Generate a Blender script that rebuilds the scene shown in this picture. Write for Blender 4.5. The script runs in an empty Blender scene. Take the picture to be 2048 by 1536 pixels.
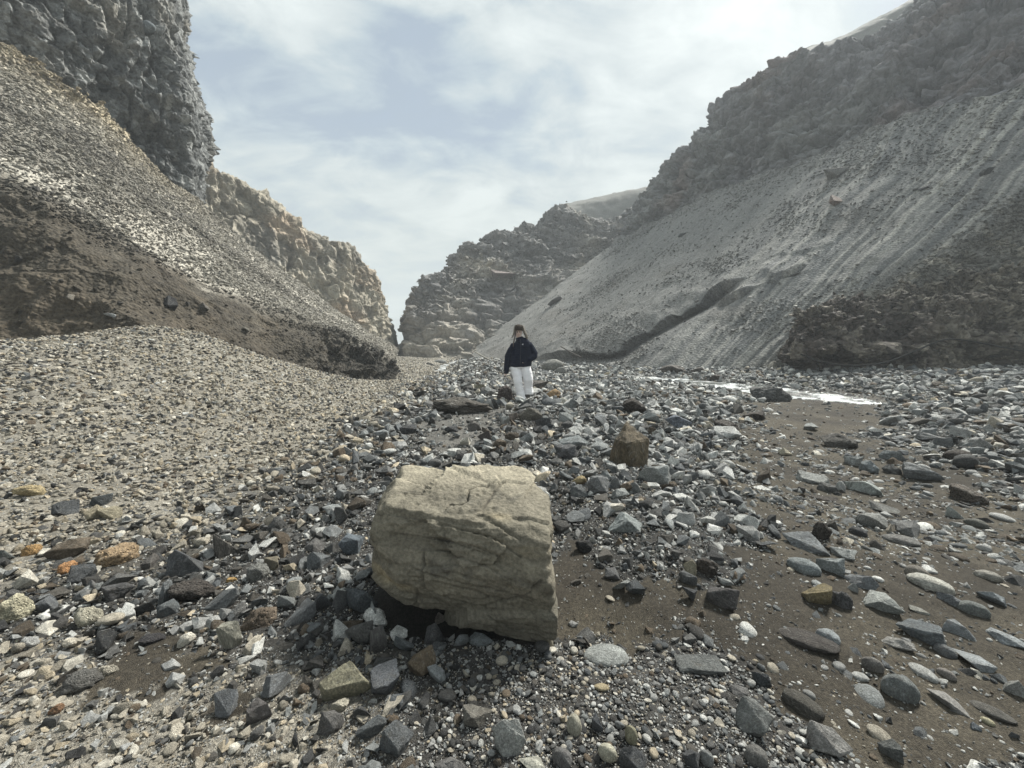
import bpy, bmesh, math, random, time
import numpy as np
from mathutils import Vector, Matrix

T0 = time.time()
sc = bpy.context.scene
COL = sc.collection
RNG = np.random.default_rng(7)
random.seed(7)

# ------------------------------------------------------------------ camera
F = 800.0                      # focal length in photo pixels (photo 2048 wide)
HOR = 690.0                    # photo row of the horizon
EYE = 1.4                      # eye height in metres
PITCH = math.atan((768 - HOR) / F)
cam_d = bpy.data.cameras.new('camera')
cam_d.sensor_width = 36.0
cam_d.lens = F / 2048 * 36.0
cam_d.clip_start = 0.05
cam_d.clip_end = 3000
cam = bpy.data.objects.new('camera', cam_d)
COL.objects.link(cam)
cam.location = (0, 0, EYE)
cam.rotation_euler = (math.pi / 2 - PITCH, 0, 0)
sc.camera = cam

# ------------------------------------------------------------------ light
SUN_EL = math.radians(47)
SUN_AZ = math.radians(46)      # clockwise from +Y (straight ahead) towards +X
sun_dir = Vector((math.sin(SUN_AZ) * math.cos(SUN_EL), math.cos(SUN_AZ) * math.cos(SUN_EL), math.sin(SUN_EL)))
sd = bpy.data.lights.new('sun', 'SUN')
sd.energy = 5.0
sd.angle = math.radians(10)
sd.color = (1.0, 0.98, 0.91)
sun = bpy.data.objects.new('sun', sd)
COL.objects.link(sun)
sun.rotation_euler = sun_dir.to_track_quat('Z', 'Y').to_euler()

sc.view_settings.view_transform = 'Standard'
sc.view_settings.look = 'None'
sc.view_settings.gamma = 1
sc.view_settings.use_curve_mapping = False
sc.view_settings.exposure = 0.94
sc.render.engine = 'CYCLES'
sc.cycles.max_bounces = 5
sc.cycles.diffuse_bounces = 3
sc.cycles.glossy_bounces = 2
sc.cycles.volume_bounces = 0
sc.cycles.use_denoising = True

world = bpy.data.worlds.new('World')
sc.world = world
world.use_nodes = True
wt = world.node_tree
wt.nodes.clear()


def N(nt, typ, **kw):
    n = nt.nodes.new(typ)
    for k, v in kw.items():
        setattr(n, k, v)
    return n


def mathn(nt, op, a, b=None, clamp=False):
    n = nt.nodes.new('ShaderNodeMath')
    n.operation = op
    n.use_clamp = clamp
    for i, v in enumerate((a, b)):
        if v is None:
            continue
        if isinstance(v, (int, float)):
            n.inputs[i].default_value = v
        else:
            nt.links.new(v, n.inputs[i])
    return n.outputs[0]


def mixc(nt, fac, a, b, mode='MIX'):
    n = nt.nodes.new('ShaderNodeMix')
    n.data_type = 'RGBA'
    n.blend_type = mode
    n.clamp_factor = True
    for i, v in ((0, fac), (6, a), (7, b)):
        if isinstance(v, (int, float)):
            n.inputs[i].default_value = v
        elif isinstance(v, tuple):
            n.inputs[i].default_value = (*v, 1)[:4]
        else:
            nt.links.new(v, n.inputs[i])
    return n.outputs[2]


def ramp(nt, fac, stops):
    n = nt.nodes.new('ShaderNodeValToRGB')
    el = n.color_ramp.elements
    while len(el) < len(stops):
        el.new(0.5)
    for e, (p, c) in zip(el, stops):
        e.position = p
        e.color = (c, c, c, 1) if isinstance(c, (int, float)) else (*c, 1)
    nt.links.new(fac, n.inputs[0])
    return n.outputs[0]


def noise(nt, vec, scale, detail=4, rough=0.5, dist=0.0):
    n = nt.nodes.new('ShaderNodeTexNoise')
    n.inputs['Scale'].default_value = scale
    n.inputs['Detail'].default_value = detail
    n.inputs['Roughness'].default_value = rough
    n.inputs['Distortion'].default_value = dist
    if vec is not None:
        nt.links.new(vec, n.inputs['Vector'])
    return n.outputs[0]


tc = N(wt, 'ShaderNodeTexCoord')
sep = N(wt, 'ShaderNodeSeparateXYZ')
wt.links.new(tc.outputs['Generated'], sep.inputs[0])
zz = mathn(wt, 'ADD', mathn(wt, 'MAXIMUM', sep.outputs[2], 0.0), 0.22)
comb = N(wt, 'ShaderNodeCombineXYZ')
wt.links.new(mathn(wt, 'DIVIDE', sep.outputs[0], zz), comb.inputs[0])
wt.links.new(mathn(wt, 'DIVIDE', sep.outputs[1], zz), comb.inputs[1])
mp = N(wt, 'ShaderNodeMapping')
mp.inputs['Rotation'].default_value = (0, 0, math.radians(-62))
mp.inputs['Scale'].default_value = (0.85, 1.35, 1)
mp.inputs['Location'].default_value = (7.1, 2.2, 0)
wt.links.new(comb.outputs[0], mp.inputs[0])
c1 = noise(wt, mp.outputs[0], 1.25, 8, 0.56, 0.5)
c2 = noise(wt, mp.outputs[0], 3.6, 9, 0.62, 0.5)
cl = mathn(wt, 'ADD', mathn(wt, 'MULTIPLY', c1, 0.6), mathn(wt, 'MULTIPLY', c2, 0.4))
sky = N(wt, 'ShaderNodeTexSky', sky_type='NISHITA')
sky.sun_disc = False
sky.sun_elevation = SUN_EL
sky.sun_rotation = SUN_AZ
sky.air_density = 1.0
sky.dust_density = 2.0
cloudcol = ramp(wt, cl, [(0.42, (2.05, 2.5, 3.0)), (0.475, (2.75, 3.25, 3.55)), (0.53, (3.6, 3.98, 4.05)), (0.61, (4.6, 4.95, 4.9))])
# thin veil low over the horizon: pale, slightly greenish yellow
low = ramp(wt, sep.outputs[2], [(0.02, 1.0), (0.42, 0.0)])
cloudcol = mixc(wt, mathn(wt, 'MULTIPLY', low, 0.7), cloudcol, (3.4, 3.6, 3.2))
# bright veil round the sun behind the cloud
dt = N(wt, 'ShaderNodeVectorMath', operation='DOT_PRODUCT')
nrm = N(wt, 'ShaderNodeVectorMath', operation='NORMALIZE')
wt.links.new(tc.outputs['Generated'], nrm.inputs[0])
wt.links.new(nrm.outputs[0], dt.inputs[0])
dt.inputs[1].default_value = sun_dir
glow = ramp(wt, dt.outputs['Value'], [(0.78, 0.0), (0.9, 0.07), (0.96, 0.3), (1.0, 1.0)])
cloudcol = mixc(wt, 1.0, cloudcol, mixc(wt, glow, (0, 0, 0), (3.3, 3.3, 3.1)), 'ADD')
cover = ramp(wt, cl, [(0.3, 0.8), (0.5, 0.97)])
final = mixc(wt, cover, sky.outputs[0], cloudcol)
bg = N(wt, 'ShaderNodeBackground')
bg.inputs[1].default_value = 0.1
wt.links.new(final, bg.inputs[0])
wo = N(wt, 'ShaderNodeOutputWorld')
wt.links.new(bg.outputs[0], wo.inputs[0])

# ------------------------------------------------------------------ geometry helpers
CP, SP = math.cos(PITCH), math.sin(PITCH)


def ray(px, py):
    u = (np.asarray(px, float) - 1024) / F
    v = (768 - np.asarray(py, float)) / F
    return np.stack([u, CP + v * SP, -SP + v * CP], -1)


def at(px, py, t):
    """the point t metres out along the line of sight that the photo shows at (px, py)"""
    return ray(px, py) * np.asarray(t, float)[..., None] + np.array([0, 0, EYE])


def project(P):
    x, y, z = P[..., 0], P[..., 1], P[..., 2] - EYE
    d = np.maximum(y * CP - z * SP, 1e-3)
    up = y * SP + z * CP
    return 1024 + F * x / d, 768 - F * up / d


def _h(ix, iy, iz, seed):
    h = (ix.astype(np.uint32) * np.uint32(374761393) + iy.astype(np.uint32) * np.uint32(668265263)
         + iz.astype(np.uint32) * np.uint32(2147483647) + np.uint32((seed * 974711 + 12345) & 0xffffffff))
    h = (h ^ (h >> np.uint32(13))) * np.uint32(1274126177)
    h = (h ^ (h >> np.uint32(16))) * np.uint32(2246822519)
    return h ^ (h >> np.uint32(15))


def vnoise(p, seed=0):
    """value noise in [-1, 1]"""
    i = np.floor(p).astype(np.int64)
    f = (p - i).astype(np.float32)
    f = f * f * (3 - 2 * f)
    out = 0
    for dx in (0, 1):
        wx = f[:, 0] if dx else 1 - f[:, 0]
        for dy in (0, 1):
            wy = f[:, 1] if dy else 1 - f[:, 1]
            for dz in (0, 1):
                wz = f[:, 2] if dz else 1 - f[:, 2]
                out = out + wx * wy * wz * (_h(i[:, 0] + dx, i[:, 1] + dy, i[:, 2] + dz, seed).astype(np.float32) / 2147483648.0 - 1)
    return out


def fbm(p, scale, octaves=4, seed=0, rough=0.5, ridged=False):
    out, a, s, tot = 0, 1.0, 1.0 / scale, 0
    for o in range(octaves):
        n = vnoise(p * s + 17.3 * o, seed + o)
        if ridged:
            n = 1 - 2 * np.abs(n)
        out = out + a * n
        tot += a
        a *= rough
        s *= 2.03
    return out / tot


def facets(p, scale, seed=0, tilt=1.0, aniso=(1, 1, 1)):
    """blocky rock: each cell is a tilted plane at its own height; returns (height, crack distance, cell random)"""
    q = (p / scale / np.array(aniso)).astype(np.float32)
    i = np.floor(q).astype(np.int64)
    f1 = np.full(len(q), 9.0, np.float32)
    f2 = f1.copy()
    hh = np.zeros(len(q), np.float32)
    rr = hh.copy()
    for dx in (-1, 0, 1):
        for dy in (-1, 0, 1):
            for dz in (-1, 0, 1):
                c = (i[:, 0] + dx, i[:, 1] + dy, i[:, 2] + dz)
                h = _h(*c, seed)
                r = [((h >> np.uint32(s)) & np.uint32(1023)).astype(np.float32) / 1023 for s in (0, 10, 20)]
                v = [q[:, k] - (c[k] + 0.12 + 0.76 * r[k]) for k in range(3)]
                d = v[0] ** 2 + v[1] ** 2 + v[2] ** 2
                near = d < f1
                f2 = np.where(near, f1, np.minimum(f2, d))
                k = ((h >> np.uint32(5)) & np.uint32(1023)).astype(np.float32) / 1023
                ht = (k - 0.5) + tilt * (v[0] * (r[1] - 0.5) + v[1] * (r[2] - 0.5) + v[2] * (r[0] - 0.5)) * 2
                hh = np.where(near, ht, hh)
                rr = np.where(near, k, rr)
                f1 = np.where(near, d, f1)
    return hh, np.sqrt(f2) - np.sqrt(f1), rr


def sstep(a, b, x):
    t = np.clip((x - a) / (b - a), 0, 1)
    return t * t * (3 - 2 * t)


def lerpc(c, m, d):
    return c + (np.asarray(d, np.float32) - c) * np.asarray(m, np.float32)[:, None]


def link(name, me, mat=None, parent=None):
    o = bpy.data.objects.new(name, me)
    COL.objects.link(o)
    if mat is not None:
        me.materials.append(mat)
    if parent is not None:
        o.parent = parent
    return o


def grid_mesh(name, P, color=None, smooth=True, close_u=False):
    """P: (rows, cols, 3)"""
    R_, C_ = P.shape[:2]
    idx = np.arange(R_ * C_).reshape(R_, C_)
    if close_u:
        idx = np.concatenate([idx, idx[:, :1]], 1)
    q = np.stack([idx[:-1, :-1], idx[:-1, 1:], idx[1:, 1:], idx[1:, :-1]], -1).reshape(-1, 4)
    me = bpy.data.meshes.new(name)
    me.vertices.add(R_ * C_)
    me.vertices.foreach_set('co', P.reshape(-1).astype(np.float32))
    me.loops.add(len(q) * 4)
    me.loops.foreach_set('vertex_index', q.reshape(-1).astype(np.int32))
    me.polygons.add(len(q))
    me.polygons.foreach_set('loop_start', np.arange(0, len(q) * 4, 4, dtype=np.int32))
    if color is not None:
        a = me.color_attributes.new('base', 'FLOAT_COLOR', 'POINT')
        a.data.foreach_set('color', np.concatenate([color, np.ones((len(color), 1))], 1).astype(np.float32).ravel())
    me.update(calc_edges=True)
    if smooth:
        me.polygons.foreach_set('use_smooth', np.ones(len(q), bool))
    return me


def resample(G, axis, n, sm=0, pos=None):
    G = np.moveaxis(G, axis, 0)
    k = G.shape[0]
    pos = np.arange(k) if pos is None else np.asarray(pos, float)
    x = np.linspace(pos[0], pos[-1], n)
    i = np.clip(np.searchsorted(pos, x, 'right') - 1, 0, k - 2)
    f = ((x - pos[i]) / (pos[i + 1] - pos[i])).reshape(-1, *([1] * (G.ndim - 1)))
    out = G[i] * (1 - f) + G[i + 1] * f
    if sm:
        w = max(1, int(sm * n / (k - 1) / 2))
        for _ in range(2):
            pad = np.concatenate([np.repeat(out[:1], w, 0) + (out[:1] - out[w:w + 1]) * np.linspace(1, 1 / w, w).reshape(-1, *([1] * (G.ndim - 1))), out,
                                  np.repeat(out[-1:], w, 0) + (out[-1:] - out[-w - 1:-w]) * np.linspace(1 / w, 1, w).reshape(-1, *([1] * (G.ndim - 1)))], 0)
            cs = np.cumsum(np.concatenate([np.zeros_like(pad[:1]), pad], 0), 0)
            out = (cs[2 * w + 1:] - cs[:-2 * w - 1]) / (2 * w + 1)
    return np.moveaxis(out, 0, axis)


def control(cols):
    """cols: list of columns, each a list of (px, py, t) from foot to top -> (rows, cols, 3) world points"""
    A = np.array(cols, float)
    return np.swapaxes(at(A[..., 0], A[..., 1], A[..., 2]), 0, 1)


def normals(P):
    du = np.gradient(P, axis=1)
    dv = np.gradient(P, axis=0)
    n = np.cross(du, dv)
    n /= np.linalg.norm(n, axis=-1, keepdims=True) + 1e-9
    to = np.array([0, 0, EYE]) - P
    s = np.sign((n * to).sum(-1).mean())
    return n * s


def patch(name, G, nu, nv, fn, mat, smu=0.7, smv=0.5, upos=None, vpos=None, kind='structure', label=None, displace_dir=None):
    D = resample(resample(G, 1, nu, smu, upos), 0, nv, smv, vpos)
    Nn = normals(D)
    V, U = np.meshgrid(np.linspace(0, 1, nv), np.linspace(0, 1, nu), indexing='ij')
    p = D.reshape(-1, 3)
    off, col = fn(p, Nn.reshape(-1, 3), U.ravel(), V.ravel())
    P = (p + (off if off.ndim == 2 else off[:, None] * Nn.reshape(-1, 3))).reshape(D.shape)
    me = grid_mesh(name, P, col)
    o = link(name, me, mat)
    o['kind'] = kind
    if label:
        o['label'] = label
    print('%-22s %7d verts  %.1fs' % (name, nu * nv, time.time() - T0))
    return o, D, P, col.reshape(D.shape)


# ------------------------------------------------------------------ materials
def new_mat(name):
    m = bpy.data.materials.new(name)
    m.use_nodes = True
    nt = m.node_tree
    b = nt.nodes['Principled BSDF']
    b.inputs['Roughness'].default_value = 0.9
    b.inputs['Specular IOR Level'].default_value = 0.25
    return m, nt, b


def terrain_mat(name, grain=40.0, grain_amp=0.45, bump=0.5, bump_d=0.02, coarse=3.0, coarse_amp=0.3, speck=None, rough=0.92, ao=None):
    m, nt, b = new_mat(name)
    b.inputs['Roughness'].default_value = rough
    geo = N(nt, 'ShaderNodeNewGeometry')
    pos = geo.outputs['Position']
    at_ = N(nt, 'ShaderNodeAttribute', attribute_name='base')
    n1 = noise(nt, pos, grain, 3, 0.65)
    n2 = noise(nt, pos, coarse, 4, 0.6)
    f1 = ramp(nt, n1, [(0.3, 1 - grain_amp), (0.7, 1 + grain_amp)])
    f2 = ramp(nt, n2, [(0.3, 1 - coarse_amp), (0.7, 1 + coarse_amp)])
    c = mixc(nt, 1.0, at_.outputs[0], f1, 'MULTIPLY')
    c = mixc(nt, 1.0, c, f2, 'MULTIPLY')
    h = n1
    if speck:
        vo = N(nt, 'ShaderNodeTexVoronoi')
        vo.inputs['Scale'].default_value = speck[0]
        nt.links.new(pos, vo.inputs['Vector'])
        bw = N(nt, 'ShaderNodeRGBToBW')
        nt.links.new(vo.outputs['Color'], bw.inputs[0])
        r = ramp(nt, bw.outputs[0], [(0.15, speck[1]), (0.85, speck[2])])
        c = mixc(nt, 1.0, c, r, 'MULTIPLY')
        h = mathn(nt, 'ADD', mathn(nt, 'MULTIPLY', n1, 0.4), mathn(nt, 'SUBTRACT', 0.6, vo.outputs['Distance']))
    nt.links.new(c, b.inputs['Base Color'])
    bp = N(nt, 'ShaderNodeBump')
    bp.inputs['Strength'].default_value = bump
    bp.inputs['Distance'].default_value = bump_d
    nt.links.new(h, bp.inputs['Height'])
    nt.links.new(bp.outputs[0], b.inputs['Normal'])
    return m


def stone_mat(name, src, grain=9.0, pits=False):
    """src: 'INSTANCER' for scattered gravel, 'OBJECT' for single stones that carry their own tint"""
    m, nt, b = new_mat(name)
    a = N(nt, 'ShaderNodeAttribute', attribute_name='tint', attribute_type=src)
    tcn = N(nt, 'ShaderNodeTexCoord')
    oi = N(nt, 'ShaderNodeObjectInfo')
    ad = N(nt, 'ShaderNodeVectorMath', operation='ADD')
    nt.links.new(tcn.outputs['Object'], ad.inputs[0])
    sc_ = N(nt, 'ShaderNodeVectorMath', operation='SCALE')
    cb = N(nt, 'ShaderNodeCombineXYZ')
    for i in range(3):
        nt.links.new(oi.outputs['Random'], cb.inputs[i])
    nt.links.new(cb.outputs[0], sc_.inputs[0])
    sc_.inputs['Scale'].default_value = 37.0
    nt.links.new(sc_.outputs[0], ad.inputs[1])
    v = ad.outputs[0]
    n1 = noise(nt, v, grain, 6, 0.8)
    n2 = noise(nt, v, 1.3, 5, 0.65, 0.4)
    c = mixc(nt, 1.0, a.outputs[0], ramp(nt, n1, [(0.32, 0.5), (0.5, 0.95), (0.68, 1.9)]), 'MULTIPLY')
    c = mixc(nt, 1.0, c, ramp(nt, n2, [(0.3, 0.62), (0.7, 1.35)]), 'MULTIPLY')
    # thin pale veins and dusty patches
    vn = noise(nt, v, 1.1, 3, 0.5, 1.2)
    vein = ramp(nt, mathn(nt, 'ABSOLUTE', mathn(nt, 'SUBTRACT', vn, 0.5)), [(0.0, 0.3), (0.012, 0.0)])
    c = mixc(nt, vein, c, (0.36, 0.36, 0.33))
    dust = ramp(nt, noise(nt, v, 2.1, 4, 0.7), [(0.55, 0.0), (0.7, 0.3)])
    c = mixc(nt, dust, c, (0.15, 0.13, 0.105))
    nt.links.new(c, b.inputs['Base Color'])
    b.inputs['Roughness'].default_value = 0.78
    bp = N(nt, 'ShaderNodeBump')
    bp.inputs['Strength'].default_value = 0.7
    bp.inputs['Distance'].default_value = 0.09
    h = n1
    if pits:
        vo = N(nt, 'ShaderNodeTexVoronoi')
        vo.inputs['Scale'].default_value = 6.0
        nt.links.new(v, vo.inputs['Vector'])
        h = mathn(nt, 'ADD', n1, mathn(nt, 'MULTIPLY', ramp(nt, vo.outputs['Distance'], [(0.0, 0.0), (0.4, 1.0)]), 1.4))
    nt.links.new(h, bp.inputs['Height'])
    nt.links.new(bp.outputs[0], b.inputs['Normal'])
    return m


M_ground = terrain_mat('ground_soil', 60, 0.45, 0.55, 0.012, 2.2, 0.22, speck=(230.0, 0.7, 1.35))
M_scree = terrain_mat('scree', 16, 0.4, 0.8, 0.05, 1.1, 0.16, speck=(13.0, 0.72, 1.3))
M_talus = terrain_mat('talus', 11, 0.3, 0.6, 0.06, 0.5, 0.12, speck=(9.0, 0.82, 1.2))
M_basalt = terrain_mat('basalt', 7, 0.5, 0.9, 0.14, 1.6, 0.35)
M_crag = terrain_mat('crag_rock', 3, 0.3, 0.9, 0.25, 0.5, 0.2)
M_tuff = terrain_mat('tuff_rock', 3, 0.3, 0.9, 0.2, 0.6, 0.22)
M_outcrop = terrain_mat('conglomerate', 8, 0.35, 0.9, 0.08, 1.4, 0.25, speck=(5.0, 0.7, 1.35))
M_stone_i = stone_mat('stone_scattered', 'INSTANCER')
M_pitted_i = stone_mat('pumice_scattered', 'INSTANCER', 7, True)
M_stone_o = stone_mat('stone_single', 'OBJECT')
M_pitted_o = stone_mat('pumice_single', 'OBJECT', 7, True)
# ------------------------------------------------------------------ the ground
ctl = [(-10.5, 8.2, 1.52), (-9.2, 8.7, 1.64), (-8.4, 9.3, 1.87), (-7.9, 10.6, 1.53), (-7.25, 12.6, .78), (-6.1, 15, .08), (-5.8, 18.8, 0),
       (-14, 10, 2.0), (-12, 14, 2.0), (-9.5, 17, .9), (-4.9, 5.3, .66), (-2.9, 3.4, .14), (-6.5, 7.3, 1.15), (-8, 5.5, 1.15), (-5.5, 3, .5),
       (-3, 1, .16), (-12, 6, 1.6), (-8, 2, 1.0), (-5.3, 9, .75), (-4, 7, .33), (-4.5, 12, .33), (-3.2, 10, .12), (-2, 6, .05), (-4, 15, .05),
       (-3, 20, 0), (0, 9.5, .1), (1.2, 6, .1), (1.5, 4, .06), (.7, 2.8, .03), (0, 1.3, 0), (-1, 1.5, 0), (-.3, 2, 0), (2, 1.5, -.03),
       (3.5, 2.5, -.02), (3, 4.5, -.05), (5, 6, -.08), (6, 9, -.12), (8, 12, -.15), (6.7, 17, -.1), (4, 20, -.1), (10.5, 8, .12),
       (12, 12, .15), (14, 16, .3), (8, 5, .05), (16, 10, .35), (20, 16, .5), (25, 12, .7), (12, 20, .3), (0, 25, 0), (-3, 35, 0), (-5, 45, 0),
       (0, 45, 0), (0, -3, 0), (-5, -3, .3), (5, -3, 0), (0, -9, 0), (-12, -6, 1.5), (12, -6, .5), (15, 2, .3)]
ctl += [(62 * math.cos(a), 62 * math.sin(a), 0) for a in np.linspace(0, 2 * math.pi, 12, endpoint=False)]
ctl = np.array(ctl, float)


def _tps(r2):
    return r2 * np.log(r2 + 1e-6)


n_ = len(ctl)
A_ = np.zeros((n_ + 3, n_ + 3))
d2 = ((ctl[:, None, :2] - ctl[None, :, :2]) ** 2).sum(-1)
A_[:n_, :n_] = _tps(d2) + np.eye(n_) * 0.02
A_[:n_, n_] = 1
A_[:n_, n_ + 1:] = ctl[:, :2]
A_[n_:, :n_] = A_[:n_, n_:].T
W_ = np.linalg.solve(A_, np.concatenate([ctl[:, 2], [0, 0, 0]]))


def base_h(x, y):
    x = np.asarray(x, float)
    y = np.asarray(y, float)
    out = W_[n_] + W_[n_ + 1] * x + W_[n_ + 2] * y
    for k in range(n_):
        out = out + W_[k] * _tps((x - ctl[k, 0]) ** 2 + (y - ctl[k, 1]) ** 2)
    r = np.hypot(x, y)
    return out * (1 - sstep(45, 62, r))


STREAM = np.array([(9.25, 10.5), (8.95, 11.9), (8.2, 14.5), (7.2, 17.2), (5.8, 19.3), (3.0, 20.8), (0, 21.2), (-4, 22), (-5, 30), (-5, 60)], float)
STREAM_W = np.array([0.35, 1.15, 1.2, 0.95, 0.8, 0.65, 0.45, 0.3, 0.4, 0.5])


def stream_d(x, y):
    """signed distance to the water's edge (negative inside)"""
    best = np.full(np.shape(x), 1e9)
    for k in range(len(STREAM) - 1):
        a, b = STREAM[k], STREAM[k + 1]
        ab = b - a
        t = np.clip(((x - a[0]) * ab[0] + (y - a[1]) * ab[1]) / (ab @ ab), 0, 1)
        d = np.hypot(x - a[0] - t * ab[0], y - a[1] - t * ab[1]) - (STREAM_W[k] * (1 - t) + STREAM_W[k + 1] * t)
        best = np.minimum(best, d)
    return best


WATER_Z = -0.13


def ground(x, y, fine=True):
    x = np.asarray(x, float)
    y = np.asarray(y, float)
    shp = x.shape
    x = x.ravel()
    y = y.ravel()
    z = base_h(x, y)
    p = np.stack([x, y, np.zeros_like(x)], -1)
    r = np.hypot(x, y)
    z = z + 0.035 * fbm(p, 1.3, 3, 3) * np.clip(r / 3, .3, 2.5) + 0.010 * fbm(p, 0.25, 3, 9)
    # dips and humps left by running water in the brown sand; a pit shaped to deepen the shadow under the boulder
    z = z - 0.07 * np.exp(-(((x - .45) / .35) ** 2 + ((y - 1.85) / .22) ** 2)) + 0.05 * np.exp(-(((x - 1.1) / .5) ** 2 + ((y - 2.6) / .5) ** 2))
    z = z - 0.07 * np.exp(-(((x + .42) / .3) ** 2 + ((y - 1.93) / .16) ** 2))
    sdist = stream_d(x, y) + 0.25 * fbm(p, 1.1, 3, 21)
    near = 1 - sstep(0.0, 1.4, sdist)
    z = z * (1 - near) + (WATER_Z + 0.03) * near
    z = z - 0.14 * (1 - sstep(-0.5, 0.12, sdist))
    return z.reshape(shp)


def ground_hit(px, py):
    r = ray(px, py)
    ts = np.exp(np.linspace(math.log(0.6), math.log(60), 900))
    P = r * ts[:, None] + np.array([0, 0, EYE])
    below = P[:, 2] < ground(P[:, 0], P[:, 1])
    i = int(np.argmax(below)) if below.any() else len(ts) - 1
    return P[i], ts[i]


def poly_mask(px, py, poly):
    inside = np.zeros(px.shape, bool)
    n = len(poly)
    for i in range(n):
        x1, y1 = poly[i]
        x2, y2 = poly[(i + 1) % n]
        c = ((y1 > py) != (y2 > py)) & (px < (x2 - x1) * (py - y1) / (y2 - y1 + 1e-9) + x1)
        inside ^= c
    return inside


def flat_poly(pts):
    """photo outline of a patch of ground -> its outline on the ground in metres"""
    return [tuple(ground_hit(a, b)[0][:2]) for a, b in pts]


SAND = [flat_poly(q) for q in (
    [(1118, 1080), (1190, 1105), (1225, 1150), (1330, 1175), (1480, 1140), (1545, 1060), (1500, 985), (1455, 900), (1475, 850), (1490, 800), (1570, 792),
     (1740, 803), (1800, 830), (1760, 870), (1900, 930), (2048, 985), (2200, 1000), (2300, 1560), (1700, 1560), (1570, 1440), (1520, 1330), (1400, 1285), (1230, 1300), (1130, 1300), (1000, 1310), (1000, 1200)],
    [(120, 1335), (235, 1262), (330, 1235), (445, 1262), (420, 1330), (330, 1385), (215, 1430), (110, 1420)],
    [(430, 1400), (520, 1380), (480, 1440), (400, 1470)])]
SAND_GREY = [flat_poly(q) for q in ([(870, 830), (960, 815), (1040, 812), (1010, 850), (960, 905), (880, 905), (850, 860)], [(440, 985), (520, 970), (560, 985), (470, 1005)])]


def in_any(x, y, polys, seed, amp=0.17):
    """soft-edged: the outline wanders with its distance"""
    r = np.hypot(x, y)
    p = np.stack([x, y, np.zeros_like(x)], -1)
    a = fbm(p, 0.30, 5, seed, .65) * amp * r
    b = fbm(p + 31, 0.30, 5, seed, .65) * amp * r
    m = np.zeros(x.shape, bool)
    for q in polys:
        m |= poly_mask(x + a, y + b, q)
    return m


def zones(x, y):
    """fractions: sand, grey silt, cream gravel (the fan and the lower left), pebbles (bottom middle), far bank rubble"""
    p = np.stack([x, y, np.zeros_like(x)], -1)
    sand = in_any(x, y, SAND, 41).astype(float)
    sand = np.maximum(sand, (1 - sstep(0.1, 1.0, stream_d(x, y) + 0.4 * fbm(p, 1.5, 3, 5))) * (y < 13))
    silt = in_any(x, y, SAND_GREY, 43).astype(float)
    fan = sstep(-0.35, 0.55, (-x - 1.55 - 0.10 * y) / 1.6 + 0.35 * fbm(p, 1.2, 3, 12))
    low = sstep(-.2, .3, 1.72 - y - 0.12 * np.abs(x + 1.4) + 0.35 * fbm(p, .5, 4, 14)) * sstep(-.2, -.7, x + .3 * fbm(p, .6, 3, 15))
    cream = np.maximum(fan * sstep(2.6, 4.2, np.hypot(x, y) + 0.6 * fbm(p, 1, 3, 11)), low * 0.9)
    peb = sstep(0.3, -0.1, np.hypot((x - .55) / 0.75, (y - 1.35) / 0.42) - 1)
    return sand, silt, cream, peb


nth_f, nr = 660, 440
th = np.concatenate([np.linspace(-62, 62, nth_f), np.linspace(62, 298, 70)[1:-1]]) * math.pi / 180
rr_ = np.concatenate([[0.02, 0.3], np.exp(np.linspace(math.log(0.75), math.log(62), nr)), [75, 100, 150, 250, 400, 600]])
Rg, Tg = np.meshgrid(rr_, th, indexing='ij')
gx = (Rg * np.sin(Tg)).ravel()
gy = (Rg * np.cos(Tg)).ravel()
gz = ground(gx, gy)
gp = np.stack([gx, gy, np.zeros_like(gx)], -1)
sandm, siltm, creamm, pebm = zones(gx, gy)
rad = np.hypot(gx, gy)
# small ripples, lumps
lump = fbm(gp, 0.07, 3, 61)
gz += (0.006 + 0.004 * (1 - sandm)) * lump * np.clip(rad / 2, .6, 4) * (rad < 60)
gcol = np.tile(np.array([0.036, 0.034, 0.031]), (len(gx), 1))  # near ground darkened in colour to stand in for shade between stones
gcol = lerpc(gcol, sstep(5, 14, rad), (0.085, 0.082, 0.074))
nz = fbm(gp, 0.8, 4, 71)
gcol *= (1 + 0.25 * nz)[:, None]
gcol = lerpc(gcol, creamm * 0.8, (0.22, 0.202, 0.168))
gcol = lerpc(gcol, siltm, (0.11, 0.105, 0.095))
ws = fbm(gp, 0.45, 4, 81)
sandc = lerpc(np.tile(np.array([0.034, 0.029, 0.022]), (len(gx), 1)), sstep(-.4, .6, ws), (0.064, 0.055, 0.040))
gcol = gcol + (sandc - gcol) * sandm[:, None]
wet = 1 - sstep(0.0, 0.5, stream_d(gx, gy))
gcol = lerpc(gcol, wet * 0.7, (0.04, 0.037, 0.032))
gcol = lerpc(gcol, np.exp(-(((gx + .42) / .42) ** 2 + ((gy - 1.95) / .22) ** 4)) * .9, (0.016, 0.014, 0.012))  # shadow under the boulder painted into the ground colour
gcol = np.clip(gcol, 0.01, 0.8)
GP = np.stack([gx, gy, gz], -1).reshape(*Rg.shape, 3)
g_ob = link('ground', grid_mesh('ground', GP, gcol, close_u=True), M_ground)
g_ob['kind'] = 'structure'
print('ground', GP.shape, time.time() - T0)

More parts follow.
